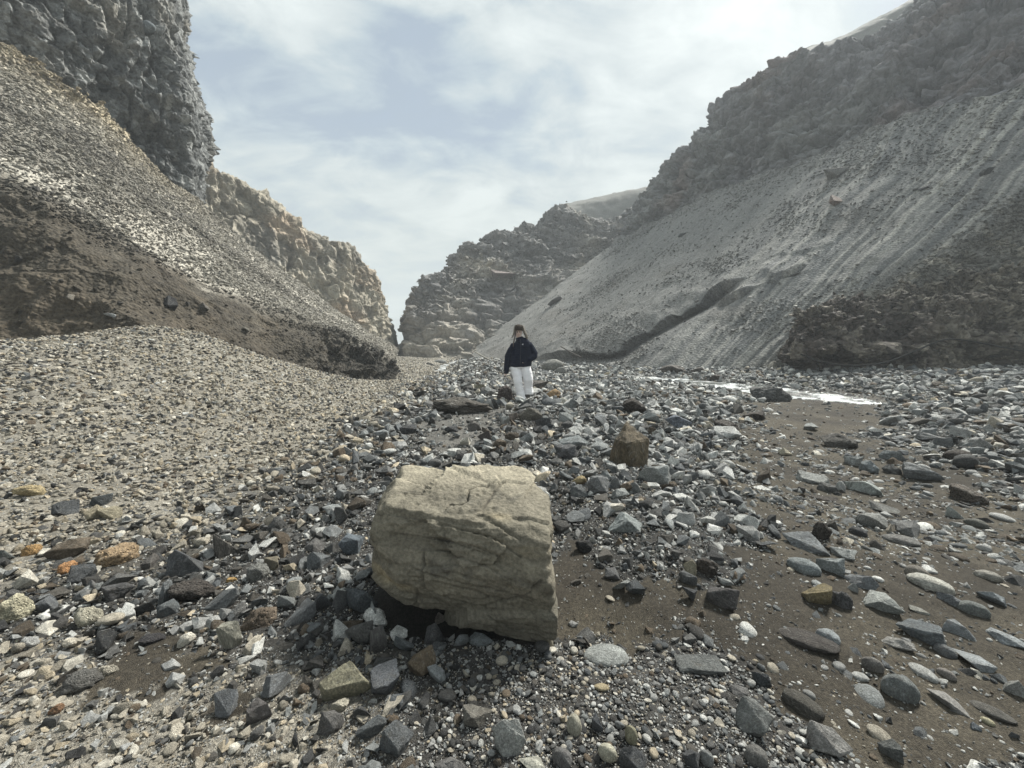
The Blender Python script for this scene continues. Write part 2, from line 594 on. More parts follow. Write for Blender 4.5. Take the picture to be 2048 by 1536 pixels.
# the water of the stream: one rippled sheet lying in its channel
xs = np.linspace(-7, 11, 220)
ys = np.exp(np.linspace(math.log(8), math.log(60), 230))
YY, XX = np.meshgrid(ys, xs, indexing='ij')
wp = np.stack([XX.ravel(), YY.ravel() * .45, 0 * XX.ravel()], -1)
wz = WATER_Z + 0.04 * fbm(wp, 0.35, 4, 5, 0.6, True)
foam = sstep(-0.15, 0.2, fbm(wp * np.array([.45, 1.6, 1]), 0.30, 5, 8, 0.65))
wc = lerpc(np.tile(np.array([0.14, 0.145, 0.135]), (len(wz), 1)), foam, (0.82, 0.84, 0.84))
P = np.stack([XX, YY, wz.reshape(XX.shape)], -1)
me = grid_mesh('stream_water', P, wc)
bm = bmesh.new()
bm.from_mesh(me)
bmesh.ops.delete(bm, geom=[v for v in bm.verts if stream_d(v.co.x, v.co.y) > 0.45], context='VERTS')
bm.to_mesh(me)
bm.free()
m, nt, b = new_mat('water')
a = N(nt, 'ShaderNodeAttribute', attribute_name='base')
nt.links.new(a.outputs[0], b.inputs['Base Color'])
b.inputs['Roughness'].default_value = 0.12
b.inputs['Specular IOR Level'].default_value = 0.6
geo = N(nt, 'ShaderNodeNewGeometry')
bp = N(nt, 'ShaderNodeBump')
bp.inputs['Strength'].default_value = 0.8
bp.inputs['Distance'].default_value = 0.05
nt.links.new(noise(nt, geo.outputs['Position'], 7, 4, 0.6, .5), bp.inputs['Height'])
nt.links.new(bp.outputs[0], b.inputs['Normal'])
w_ob = link('stream_water', me, m)
w_ob['kind'] = 'structure'

# ------------------------------------------------------------------ the canyon sides
def vecs_n(n, d):
    return n * np.asarray(d)[:, None]


# ---- left: undercut dark bank with pale scree on it
LB = [[(-600, 705, 6.6), (-600, 250, 8.2), (-600, -200, 11.5)], [(-200, 695, 7.4), (-200, 300, 8.9), (-200, -20, 13.2)],
      [(0, 690, 8.1), (0, 375, 9.4), (0, 90, 15)], [(180, 680, 8.6), (160, 455, 10.0), (200, 215, 17)],
      [(300, 664, 9.2), (300, 528, 10.7), (300, 335, 19)], [(420, 692, 10.4), (402, 580, 12.1), (390, 402, 21)],
      [(560, 742, 12.4), (530, 620, 14.0), (500, 490, 23.5)], [(700, 776, 14.8), (655, 664, 16.4), (620, 588, 25)],
      [(768, 780, 16.0), (742, 694, 17.3), (720, 650, 26)], [(782, 775, 17.3), (778, 722, 18.0), (770, 680, 27)], [(778, 770, 21), (779, 735, 22), (795, 700, 31)]]
G = control(LB)


def f_bank(p, n, U, V):
    px, py = project(p)
    t = V + 0.075 * fbm(p, 2.6, 5, 31, .6) + 0.02 * fbm(p, .5, 3, 32)
    edge = 0.5 + 0.0 * U
    up = sstep(edge - 0.07, edge + 0.06, t)                     # 0 dark bank, 1 scree
    end = sstep(0.55, 0.8, U)
    fh, fc, fr = facets(p, 0.75, 5, 1.0, (1, 1, .8))
    fh2, _, fr2 = facets(p, 0.3, 6, 1.0)
    big = fbm(p, 2.6, 4, 33, 0.55)
    gull = fbm(np.stack([U * 70, V * 4, 0 * U], -1), 1.0, 3, 35)
    bank = 0.36 * big + 0.24 * fbm(p, 1.1, 4, 36, .5, True) + 0.05 * gull + (0.03 + 0.38 * end) * fh + (0.0 + .18 * end) * fh2 + .05 * np.clip(fbm(p, .35, 3, 40), 0, 1)
    # an undercut hollow beneath the lip of hardened gravel
    hollow = np.exp(-((t - 0.43) / 0.045) ** 2) * (0.35 + 0.5 * fbm(p, 3.0, 2, 37))
    scree = 0.30 * fbm(p, 2.2, 4, 38) + 0.085 * fbm(p, 0.35, 3, 39, .6) + 0.07 * np.abs(fh2)
    crag = sstep(0.86, 1.0, t) * (0.25 * fh + 0.3 * big) * sstep(.5, .2, U)
    off = bank * (1 - up) + scree * up - 0.45 * np.clip(hollow, 0, 1) * (1 - end * .6) + crag
    c = np.tile(np.array([0.054, 0.046, 0.035]), (len(p), 1))
    c *= (1 + 0.35 * big)[:, None]
    c = lerpc(c, sstep(-.1, .5, fbm(p, 1.7, 4, 44)) * .5, (0.088, 0.070, 0.049))
    c = lerpc(c, sstep(.55, .8, U) * .85, (0.040, 0.037, 0.032))
    lightc = np.tile(np.array([0.355, 0.332, 0.285]), (len(p), 1))
    lightc = lerpc(lightc, sstep(-.1, .6, fbm(p, 2.4, 4, 45)) * .5, (0.28, 0.262, 0.225))
    lightc = lerpc(lightc, sstep(0.78, 1.0, t) * sstep(.62, .3, U) * .7, (0.33, 0.27, 0.17))
    stripe = sstep(0.05, 0.4, fbm(np.stack([U * 3 + V * 0, V * 26, 0 * U], -1), 1.0, 3, 46)) * sstep(.85, .55, t)
    lightc = lerpc(lightc, sstep(.0, .4, fbm(np.stack([U * 6 + V * 2, V * 11, 0 * U], -1), 1.0, 6, 49, .65)) * .7, (.15, .137, .115))
    lightc = lerpc(lightc, stripe * .75, (0.12, 0.108, 0.09))
    c = c + (lightc - c) * up[:, None]
    # pale streaks of gravel spilled down the dark face
    sp = sstep(0.22, 0.5, fbm(np.stack([U * 26, V * 7, 0 * U], -1), 1.0, 4, 47)) * sstep(.12, .4, t) * (1 - up)
    c = lerpc(c, sp * .14, (0.24, 0.22, 0.18))
    c = lerpc(c, sstep(.2, .6, fbm(np.stack([(U * 9 + V * 5), V * 14, 0 * U], -1), 1.0, 4, 48)) * (1 - up) * .5, (0.035, 0.031, 0.026))
    return off, np.clip(c, .01, .8)


LB_ = patch('left_bank', G, 540, 370, f_bank, M_scree, .7, .35, vpos=[0, 1, 2])

# ---- left: basalt cliff standing over the scree
BC = [[(-600, -100, 12.2), (-600, -350, 12), (-600, -600, 12), (-600, -900, 12)], [(-200, 60, 14), (-200, -200, 13.8), (-200, -450, 13.6), (-200, -800, 13.4)],
      [(0, 150, 15.4), (0, 0, 15.3), (0, -250, 15.2), (0, -560, 15.2)], [(130, 230, 16.8), (130, 60, 16.5), (130, -150, 16.4), (130, -520, 16.4)],
      [(250, 320, 18.7), (255, 150, 18.4), (260, -40, 18.3), (260, -500, 18.2)], [(320, 400, 20), (330, 220, 19.4), (315, 20, 19.2), (310, -450, 19)],
      [(374, 450, 21.3), (394, 240, 20.7), (352, 60, 20.3), (350, -400, 20)], [(388, 455, 22.8), (404, 240, 22), (362, 60, 21.8), (358, -380, 21.5)],
      [(392, 460, 26), (396, 280, 25.5), (358, 90, 25), (356, -300, 25)], [(385, 470, 33), (380, 330, 33), (350, 150, 33), (350, -200, 33)]]


def f_basalt(p, n, U, V):
    h1, c1_, r1 = facets(p, 2.6, 51, 0.9, (1, 1, 1.5))
    h2, c2_, r2 = facets(p, 1.0, 52, 1.1, (1, 1, 1.35))
    h3, c3_, r3 = facets(p, 0.42, 53, 1.1, (1, 1, 1.2))
    big = fbm(p, 5.0, 3, 54)
    cave = -1.0 * sstep(0.25, 0.6, fbm(p, 1.9, 3, 55))
    rg = fbm(p * np.array([1, 1, .7]), .9, 5, 58, .62, True)
    vc = 1 - sstep(0, .06, np.abs(fbm(p * np.array([1, 1, .35]), 2.4, 4, 50)))
    off = -.38 * vc + 0.9 * big + 0.34 * h1 + 0.26 * h2 + 0.20 * h3 + .42 * rg - .05 * (1 - sstep(0, .12, c3_)) + .6 * cave + .12 * fbm(p, .3, 3, 56, .6)
    off *= 1 - 0.55 * sstep(.55, .72, U) * sstep(.9, .75, U)
    c = np.tile(np.array([0.088, 0.091, 0.090]), (len(p), 1))
    c *= (0.6 + 0.45 * r3 + .5 * np.clip(rg + .3, 0, 1))[:, None]
    tuff = sstep(0.0, 0.4, fbm(p, 3.2, 4, 57) + 0.35 - 1.0 * (U - .25))
    c = lerpc(c, tuff * .7, (0.27, 0.25, 0.21))
    pale = np.clip(sstep(.6, .95, r3) * .8 + sstep(.1, .5, fbm(p, .6, 4, 59)) * .4, 0, .8)
    c = lerpc(c, pale, (0.25, 0.255, 0.245))
    return off, np.clip(c, .01, .8)


BC_ = patch('basalt_cliff', control(BC), 370, 410, f_basalt, M_basalt, .5, .5)

# ---- left, farther off: tan tuff cliff
FC = [[(330, 600, 31), (340, 400, 32), (350, 262, 33)], [(395, 620, 33), (400, 440, 34), (402, 300, 35)], [(470, 650, 34.5), (475, 480, 35.5), (480, 345, 37)],
      [(560, 690, 36), (565, 540, 37), (560, 412, 39)], [(640, 705, 38), (645, 580, 39), (641, 465, 41)], [(700, 720, 40), (705, 600, 41), (712, 487, 43)],
      [(735, 728, 41.5), (740, 620, 42.3), (735, 525, 44)], [(768, 730, 43), (768, 640, 43.7), (762, 574, 45)], [(793, 732, 45), (786, 684, 45.5), (778, 634, 46.5)],
      [(800, 732, 50), (795, 700, 51), (785, 655, 52)], [(800, 728, 62), (797, 700, 62), (788, 680, 62)]]
G = control(FC)
G = np.concatenate([G, G[-1:] + np.array([-9.0, 6, -1.0]), G[-1:] + np.array([-26.0, 16, -7.0])], 0)


def strata(p, scale, seed, dip=(0.12, 0.05)):
    """stacked beds: sharp little ledges at their own heights"""
    z = p[:, 2] + dip[0] * p[:, 0] + dip[1] * p[:, 1] + 0.5 * scale * fbm(p, scale * 6, 3, seed)
    k = z / scale
    i = np.floor(k)
    f = k - i
    r = (_h(i.astype(np.int64), (i * 0).astype(np.int64), (i * 0).astype(np.int64), seed).astype(np.float32) / 4294967295.0)
    return (r - .5) - 0.35 * (1 - sstep(0, .18, f)) - .2 * sstep(.8, 1, f), r


def f_far(p, n, U, V):
    h1, c1_, r1 = facets(p, 4.2, 61, .6, (1, 1, 2.6))
    h2, c2_, r2 = facets(p, 1.7, 62, .8, (1, 1, 2.0))
    h3, c3_, r3 = facets(p, .75, 63, 1.2, (1, 1, 1.5))
    rg = fbm(p * np.array([1, 1, .45]), 2.6, 5, 68, .6, True)
    vc = 1 - sstep(0, .07, np.abs(fbm(p * np.array([1, 1, .3]), 3.2, 4, 69)))
    off = .35 * h1 + .28 * h2 + .34 * h3 + 1.0 * fbm(p * np.array([1, 1, .5]), 5, 5, 64, .6) + .4 * fbm(p, 1.5, 5, 60, .65, True) - .45 * vc - .2 * (1 - sstep(0, .1, c1_)) - .12 * (1 - sstep(0, .12, c2_))
    off *= 1 - .5 * sstep(.7, .85, U)
    c = np.tile(np.array([0.285, 0.258, 0.205]), (len(p), 1))
    c = lerpc(c, sstep(-.2, .5, fbm(p, 5.0, 4, 65) + .35 * (V - .45)), (0.19, 0.178, 0.155))
    c = lerpc(c, sstep(.0, .5, fbm(p, 4.0, 4, 66)) * .6, (0.36, 0.27, 0.19))
    c = lerpc(c, sstep(.15, .5, fbm(p, 3.0, 4, 67) + .7 * (U - .62)) * .5, (0.34, 0.34, 0.31))
    c *= (.7 + .28 * r2 + .34 * r3)[:, None]
    return off, np.clip(c, .01, .8)


FC_ = patch('far_cliff', G, 350, 280, f_far, M_tuff, .6, .3, vpos=[0, 1, 2, 2.25, 2.6])

# ---- middle: stepped ridge behind the mouth
RG = [[(830, 716, 66), (822, 640, 68), (850, 575, 70)], [(808, 722, 58), (812, 645, 60), (838, 578, 62)], [(801, 730, 46), (805, 660, 47), (828, 585, 50)],
      [(820, 735, 43), (820, 645, 46), (848, 562, 50.5)], [(858, 735, 41), (862, 640, 45), (884, 545, 52)], [(900, 735, 42), (906, 610, 48), (908, 492, 56)],
      [(960, 735, 43), (975, 600, 50), (985, 464, 59)], [(1020, 735, 45), (1040, 590, 53), (1050, 450, 61)], [(1080, 735, 47), (1095, 560, 56), (1128, 407, 64)],
      [(1150, 735, 50), (1165, 540, 58), (1195, 432, 65)], [(1220, 735, 54), (1235, 540, 62), (1250, 420, 72)], [(1320, 720, 58), (1330, 540, 66), (1340, 400, 80)]]
G = control(RG)
G = np.concatenate([G, G[-1:] + np.array([2.0, 10, -.5]), G[-1:] + np.array([4.0, 26, -5])], 0)


def f_ridge(p, n, U, V):
    h1, c1_, r1 = facets(p, 6.0, 71, .9, (1.5, 1.5, .8))
    h2, c2_, r2 = facets(p, 2.4, 72, 1.1, (1.7, 1.7, .6))
    h3, c3_, r3 = facets(p, .9, 73, 1.1, (1.5, 1.5, .7))
    s1, rs = strata(p, 1.7, 74, (.2, .05))
    off = .7 * h1 + .6 * h2 + .36 * h3 + .75 * s1 - .3 * (1 - sstep(0, .1, c1_)) - .2 * (1 - sstep(0, .12, c2_)) + .5 * fbm(p, 6, 3, 75) + .35 * fbm(p * np.array([.7, .7, 1.4]), 2.2, 4, 78, .6, True)
    off *= 1 - .5 * sstep(.3, .1, U)
    c = np.tile(np.array([0.155, 0.150, 0.143]), (len(p), 1))
    c = lerpc(c, sstep(-.1, .5, fbm(p, 6, 4, 76) - .5 * (V - .4)), (0.27, 0.245, 0.205))
    c = lerpc(c, sstep(.1, .6, fbm(p, 3, 4, 77) + .3 * (V - .3)) * .6, (0.22, 0.215, 0.21))
    c *= (.7 + .35 * r2 + .25 * rs)[:, None]
    return off, np.clip(c, .01, .8)


RG_ = patch('middle_ridge', G, 400, 330, f_ridge, M_crag, .5, .3, vpos=[0, 1, 2, 2.25, 2.6])

# ---- smooth hill flanks showing over the crags
def f_hill(p, n, U, V):
    off = .8 * fbm(p, 9, 4, 81) + .25 * fbm(p, 1.5, 3, 82)
    c = np.tile(np.array([0.13, 0.127, 0.113]), (len(p), 1)) * (1 + .2 * fbm(p, 3, 4, 83))[:, None]
    return off, np.clip(c, .01, .8)


H1 = [[(1080, 560, 84), (1100, 420, 92), (1110, 412, 110)], [(1150, 540, 84), (1165, 405, 93), (1170, 400, 112)], [(1230, 520, 84), (1235, 390, 93), (1240, 385, 112)],
      [(1300, 500, 84), (1300, 374, 93), (1305, 370, 112)], [(1420, 450, 84), (1420, 330, 93), (1425, 325, 112)]]
patch('far_hill', control(H1), 160, 90, f_hill, M_talus, .5, .3)
H2 = [[(1480, 330, 62), (1520, 170, 66), (1530, 165, 80)], [(1560, 280, 62), (1585, 106, 66), (1590, 104, 80)], [(1640, 250, 62), (1668, 84, 66), (1674, 84, 80)],
      [(1720, 210, 62), (1745, 42, 66), (1748, 42, 80)], [(1800, 180, 62), (1830, -2, 66), (1833, -2, 80)], [(1900, 120, 62), (1950, -110, 66), (1955, -110, 80)], [(2050, 60, 62), (2150, -260, 66), (2155, -260, 80)]]
patch('upper_hill', control(H2), 160, 90, f_hill, M_talus, .5, .3)

# ---- right: the big talus slope
TA = [[(895, 728, 45), (1236, 478, 56)], [(1000, 738, 37.5), (1326, 436, 50)], [(1100, 748, 28.5), (1450, 368, 42)], [(1200, 756, 24), (1600, 325, 35)],
      [(1350, 762, 20.8), (1800, 235, 28.5)], [(1480, 768, 19.2), (2048, 165, 24)], [(1600, 768, 18.6), (2300, 100, 21)], [(1800, 768, 18), (2600, 0, 19)],
      [(2048, 768, 17.6), (2900, -100, 17)], [(2600, 790, 13), (3600, -300, 14)]]
G2 = control(TA)
G = np.stack([G2[0] * (1 - s) + G2[1] * s + np.array([0, 0, -1.0]) * math.sin(s * math.pi) * .5 for s in np.linspace(0, 1, 5)], 0)
LEDGE = [(1060, 716), (1105, 712), (1180, 703), (1240, 688), (1290, 655), (1340, 626), (1400, 596), (1445, 572), (1488, 560)]
LX = np.array([a for a, b_ in LEDGE])
LY = np.array([b_ for a, b_ in LEDGE])


def f_talus(p, n, U, V):
    px, py = project(p)
    # runnels down the fall line
    w = U * 85 + 1.8 * fbm(p, 5, 4, 91)
    st = fbm(np.stack([w * 1.5, V * 1.6, 0 * w], -1), 1.0, 4, 92, .6)
    stb = fbm(np.stack([w * .35, V * 1.2, 0 * w], -1), 1.0, 3, 93, .5)
    off = .08 * st + .20 * stb + .08 * fbm(p, 1.2, 3, 94)
    # the slab of hardened gravel: everything above its lip stands out, the hollow below is carved in
    ly = np.interp(px, LX, LY) + 5 * fbm(p, 1.4, 3, 95)
    on = sstep(1050, 1110, px) * sstep(1500, 1440, px)
    d = ly - py                              # >0 above lip
    thick = on * np.exp(-(np.clip(d, 0, None) / 70.0) ** 1.3) * (d > 0)
    hollow = on * (d <= 0) * np.exp(-(np.clip(-d, 0, None) / 26.0) ** 2)
    hw = sstep(1080, 1250, px) * sstep(1500, 1420, px)
    off = off + .55 * thick * (1 + .5 * fbm(p, 2.2, 3, 102)) - (.15 + .65 * hw) * hollow
    # second, thinner broken lip further up the slope
    L2x = np.array([1420, 1480, 1560, 1640, 1700]);  L2y = np.array([612, 590, 560, 520, 478])
    d2_ = np.interp(px, L2x, L2y) + 9 * fbm(p, 1.0, 3, 96) - py
    on2 = sstep(1425, 1450, px) * sstep(1700, 1600, px)
    on2 = on2 * sstep(-.1, .25, fbm(p, 1.6, 3, 103))
    off = off + .32 * on2 * np.exp(-np.clip(d2_, 0, None) / 30.0) * (d2_ > 0) - .3 * on2 * (d2_ <= 0) * np.exp(-(d2_ / 10) ** 2)
    rough = sstep(0, 60, (px - 1620) * .62 + (py - 640) * .9 + 40 * fbm(p, 3, 3, 97))       # coarse dark ground at lower right
    fh, fc, fr = facets(p, .6, 98, 1.0)
    off = off + rough * (.14 * fh + .25 * fbm(p, 1.7, 3, 99))
    brow = sstep(.82, 1.0, V) * .5
    off = off + brow * fbm(p, 1.5, 3, 100) * 1.2
    c = np.tile(np.array([0.205, 0.201, 0.188]), (len(p), 1))
    c = lerpc(c, sstep(.02, .3, st) * sstep(0.3, .5, U) * .6, (0.38, 0.365, 0.325))
    c = lerpc(c, sstep(.0, .25, -st) * sstep(0.25, .45, U) * .75, (0.105, 0.108, 0.108))
    fs = fbm(np.stack([w * 2.6, V * 3.0, 0 * w], -1), 1.0, 4, 105, .6)
    c = lerpc(c, sstep(.05, .3, fs) * .38, (0.13, 0.129, 0.124))
    c = lerpc(c, sstep(.1, .35, -fs) * sstep(.3, .5, U) * .35, (0.32, 0.31, 0.275))
    c = lerpc(c, sstep(.1, .35, stb) * .45 * sstep(.3, .5, U), (0.14, 0.143, 0.142))
    c = lerpc(c, rough * .85, (0.145, 0.138, 0.12))
    c = lerpc(c, rough * sstep(.55, .9, fr) * .7, (0.27, 0.25, 0.205))
    c = lerpc(c, sstep(.15, .5, fbm(p, 4, 5, 101, .6)) * .55 * (1 - rough), (0.15, 0.14, 0.125))
    c = lerpc(c, (on * (d > -7) * (d < 2)) * .5, (0.075, 0.075, 0.075))  # overhang's shade painted as a dark band along the lip
    drop = .9 * on * (d > 0) * np.exp(-np.clip(d, 0, None) / 22.0) * (1 + .7 * fbm(p, 1.3, 3, 104)) * hw
    return vecs_n(n, off) + drop[:, None] * np.array([-.15, -.35, -1.0]), np.clip(c, .01, .8)


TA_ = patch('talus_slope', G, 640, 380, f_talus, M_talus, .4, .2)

# ---- right: dark crag above the talus
CR = [[(1225, 520, 56.5), (1240, 475, 57), (1250, 418, 60)], [(1300, 470, 52.5), (1298, 425, 54), (1292, 374, 58)], [(1380, 425, 47), (1360, 350, 49.5), (1335, 308, 54)],
      [(1440, 400, 43.5), (1420, 320, 46.5), (1408, 262, 50)], [(1480, 385, 42), (1450, 290, 45), (1428, 210, 49)], [(1530, 365, 39.5), (1510, 250, 43), (1498, 150, 47)],
      [(1620, 345, 35.5), (1600, 210, 39), (1565, 104, 44)], [(1720, 305, 32), (1710, 190, 35.5), (1690, 92, 42)], [(1770, 280, 30.5), (1765, 150, 34), (1765, 75, 41)],
      [(1810, 262, 29.5), (1810, 110, 33), (1830, 10, 40)], [(1900, 230, 27.5), (1900, 60, 31), (1890, -70, 38)], [(2048, 190, 25), (2048, 0, 28), (2048, -190, 35)],
      [(2300, 130, 22.5), (2300, -80, 25), (2300, -320, 31)], [(2800, 60, 19.5), (2800, -200, 22), (2800, -520, 28)]]
G = control(CR)
G = np.concatenate([G, G[-1:] + np.array([5.0, 9, .4]), G[-1:] + np.array([16.0, 22, 0])], 0)


def f_crag(p, n, U, V):
    # beds dip down to the left, ledges overhang
    h1, c1_, r1 = facets(p, 4.5, 111, 1.0, (1.3, 1.3, .9))
    h2, c2_, r2 = facets(p, 1.7, 112, 1.2, (1.5, 1.5, .7))
    h3, c3_, r3 = facets(p, .7, 113, 1.2, (1.3, 1.3, .8))
    s1, rs = strata(p, 1.3, 114, (-.25, .1))
    q_ = np.stack([p[:, 0] + .6 * p[:, 2], p[:, 1], p[:, 2] * 1.8 - .9 * p[:, 0]], -1)
    vc = 1 - sstep(0, .06, np.abs(fbm(q_, 6.0, 4, 110)))
    off = -.55 * vc + .9 * fbm(q_, 4.5, 5, 109, .6) + .45 * h1 + .55 * h2 + .42 * h3 + .35 * s1 + .7 * fbm(p, 6, 3, 115) - .2 * (1 - sstep(0, .12, c2_)) + .5 * fbm(p * np.array([.8, .8, 1.3]), 2.5, 5, 118, .62, True)
    off *= .35 + .65 * sstep(0, .12, V)
    c = np.tile(np.array([0.135, 0.131, 0.134]), (len(p), 1))
    c = lerpc(c, sstep(-.1, .5, fbm(p, 7, 4, 116) + .5 * (.4 - U)), (0.155, 0.156, 0.152))
    c = lerpc(c, sstep(.1, .5, fbm(p, 4, 4, 117)) * .55, (0.15, 0.115, 0.102))
    c *= (.5 + .45 * r2 + .4 * r3 + .25 * rs + .25 * fbm(p, 5, 4, 119))[:, None]
    return off, np.clip(c, .01, .8)


CR_ = patch('right_crag', G, 480, 340, f_crag, M_crag, .45, .3, vpos=[0, 1, 2, 2.2, 2.5])

# ---- right foot: brown outcrop of coarse conglomerate with hollows
OC = [[(1612, 730, 19.5), (1606, 690, 19.5), (1612, 655, 20)], [(1590, 745, 17.6), (1584, 688, 17.3), (1596, 652, 18.4)], [(1630, 765, 16.9), (1625, 690, 16.2), (1640, 622, 17.6)],
      [(1720, 765, 16.6), (1715, 680, 15.9), (1730, 600, 18.2)], [(1800, 765, 16.9), (1800, 670, 16.4), (1810, 590, 18.6)], [(1880, 768, 16.2), (1880, 650, 16.2), (1890, 570, 18.6)],
      [(1960, 775, 15.9), (1965, 655, 15.9), (1980, 560, 18.2)], [(2048, 780, 15.8), (2048, 650, 16.0), (2060, 530, 18.2)], [(2400, 800, 13.5), (2400, 650, 14.0), (2400, 450, 16.2)]]
G = control(OC)
G = np.concatenate([G, G[-1:] + np.array([1.2, 1.6, .5]), G[-1:] + np.array([2.6, 2.6, .4])], 0)


def f_out(p, n, U, V):
    px, py = project(p)
    h1, c1_, r1 = facets(p, 1.3, 121, 1.0)
    h2, c2_, r2 = facets(p, .5, 122, 1.1)
    h3, c3_, r3 = facets(p, .22, 123, 1.1)
    off = .5 * h1 + .26 * h2 + .08 * h3 + .35 * fbm(p, 2, 3, 124) + .05 * fbm(p, .6, 4, 126, .6)
    for hx, hy, rx, ry, dep in ((1790, 668, 38, 22, 1.1), (1700, 735, 90, 16, .9), (1985, 640, 45, 30, .9), (1740, 630, 60, 14, .35), (1990, 715, 40, 26, .7)):
        off = off - dep * np.exp(-(((px - hx) / rx) ** 2 + ((py - hy) / ry) ** 2))
    c = np.tile(np.array([0.066, 0.055, 0.048]), (len(p), 1))
    c = lerpc(c, sstep(-.1, .4, fbm(p, 1.8, 4, 125) + 1.0 * (U - .58)) * .8, (0.13, 0.115, 0.09))
    c = lerpc(c, sstep(.6, .9, r2) * .6, (0.21, 0.19, 0.155))
    c *= (.75 + .45 * r3)[:, None]
    return off, np.clip(c, .01, .8)


OC_ = patch('conglomerate_outcrop', G, 340, 210, f_out, M_outcrop, .5, .35, vpos=[0, 1, 2, 2.4, 2.8])
# ------------------------------------------------------------------ rocks
def ico(sub):
    bm = bmesh.new()
    bmesh.ops.create_icosphere(bm, subdivisions=sub, radius=1)
    v = np.array([x.co[:] for x in bm.verts])
    f = [[q.index for q in x.verts] for x in bm.faces]
    bm.free()
    return v, f


ICO = {s: ico(s) for s in (2, 3, 4, 5)}


def hull_radius(d, Nn, D, k):
    """radius along directions d of the convex body bounded by planes Nn.x = D, edges softened by k"""
    s = d @ Nn.T
    inv = np.where(s > 1e-4, s / D, 0)            # 1/r for each plane
    m = inv.max(1)
    if k <= 0:
        return 1 / m
    return 1 / (np.log(np.exp((inv - m[:, None]) / k).sum(1)) * k + m)


def rock_verts(form, seed, sub=3):
    r = np.random.default_rng(seed)
    v = ICO[sub][0]
    if form == 'round':
        sq = np.array([1, r.uniform(.7, .95), r.uniform(.5, .75)])
        rad_ = 1 + .16 * fbm(v + seed * 3.1, 1.0, 4, seed) + .035 * facets(v + seed, .6, seed)[0] + .012 * fbm(v + seed, .25, 2, seed)
        P_ = v * rad_[:, None] * sq
    else:
        n = {'angular': r.integers(9, 14), 'slab': 9, 'pitted': 14}.get(form, 10)
        Nn = r.normal(size=(n, 3))
        Nn = np.concatenate([Nn, -Nn[:4] + r.normal(size=(4, 3)) * .5])
        Nn /= np.linalg.norm(Nn, axis=1, keepdims=True)
        D = r.uniform(.62, 1.0, len(Nn))
        if form == 'slab':
            Nn = np.concatenate([Nn, [[.06, .05, 1], [.03, -.1, -1]]])
            Nn /= np.linalg.norm(Nn, axis=1, keepdims=True)
            D = np.concatenate([D, [.3, .3]])
        k = {'angular': .022, 'slab': .02, 'pitted': .1}[form]
        rad_ = np.clip(hull_radius(v, Nn, D, k), .2, 1.7)
        am = {'angular': .035, 'slab': .03, 'pitted': .16}[form]
        P_ = v * (rad_ * (1 + am * fbm(v * 1.0 + seed * 2.7, .55, 4, seed, .6)))[:, None]
        fh, fc, fr = facets(P_ + seed, .55 if form != 'pitted' else .3, seed, 1.0)
        P_ = P_ + v * ((.06 if form != 'pitted' else .12) * fh)[:, None]
        P_ = P_ * np.array([1, r.uniform(.65, .95), r.uniform(.6, .9) if form != 'slab' else .9])
    P_ -= (P_.max(0) + P_.min(0)) / 2
    P_ /= np.abs(P_[:, :2]).max()
    return P_


def hull_rock(name, seed, sub, mat, flat):
    """broken stone: the hull of a dozen points, edges chipped, faces left flat"""
    r = np.random.default_rng(seed)
    n = int(r.integers(9, 14))
    pts = r.normal(size=(n, 3))
    pts /= np.linalg.norm(pts, axis=1, keepdims=True)
    pts *= r.uniform(.75, 1.1, (n, 1))
    bm = bmesh.new()
    for q in pts:
        bm.verts.new(q)
    bmesh.ops.convex_hull(bm, input=bm.verts)
    bmesh.ops.delete(bm, geom=[v_ for v_ in bm.verts if not v_.link_faces], context='VERTS')
    bmesh.ops.dissolve_limit(bm, angle_limit=math.radians(16), verts=bm.verts, edges=bm.edges)
    bmesh.ops.bevel(bm, geom=list(bm.edges), offset=.035, segments=1, affect='EDGES', profile=.5, clamp_overlap=True)
    bmesh.ops.triangulate(bm, faces=bm.faces)
    if sub > 2:
        bmesh.ops.subdivide_edges(bm, edges=[e for e in bm.edges if e.calc_length() > .22], cuts=3 if sub > 3 else 1, use_grid_fill=True)
        bmesh.ops.triangulate(bm, faces=bm.faces)
    if sub > 3:
        bmesh.ops.subdivide_edges(bm, edges=[e for e in bm.edges if e.calc_length() > .14], cuts=1, use_grid_fill=True)
        bmesh.ops.triangulate(bm, faces=bm.faces)
    P_ = np.array([v_.co[:] for v_ in bm.verts])
    nr_ = P_ / (np.linalg.norm(P_, axis=1, keepdims=True) + 1e-9)
    P_ = P_ + nr_ * (.065 * fbm(P_ + seed, .7, 5, seed, .6) + (.03 * facets(P_ + seed, .3, seed)[0] if sub > 3 else 0))[:, None]
    if flat:
        P_ = P_ * np.array([1, r.uniform(.6, .9), r.uniform(.28, .4)])
    else:
        P_ = P_ * np.array([1, r.uniform(.65, .95), r.uniform(.6, .9)])
    P_ -= (P_.max(0) + P_.min(0)) / 2
    P_ /= np.abs(P_[:, :2]).max()
    for v_, q in zip(bm.verts, P_):
        v_.co = q
    me = bpy.data.meshes.new(name)
    bm.to_mesh(me)
    bm.free()
    me.materials.append(mat)
    return me


def rock_mesh(name, form, seed, sub, mat):
    if form in ('angular', 'slab'):
        return hull_rock(name, seed, sub, mat, form == 'slab')
    P_ = rock_verts(form, seed, sub)
    me = bpy.data.meshes.new(name)
    me.from_pydata(P_.tolist(), [], ICO[sub][1])
    me.materials.append(mat)
    if form in ('round', 'pitted') :
        me.polygons.foreach_set('use_smooth', np.ones(len(me.polygons), bool))
    me.update()
    return me


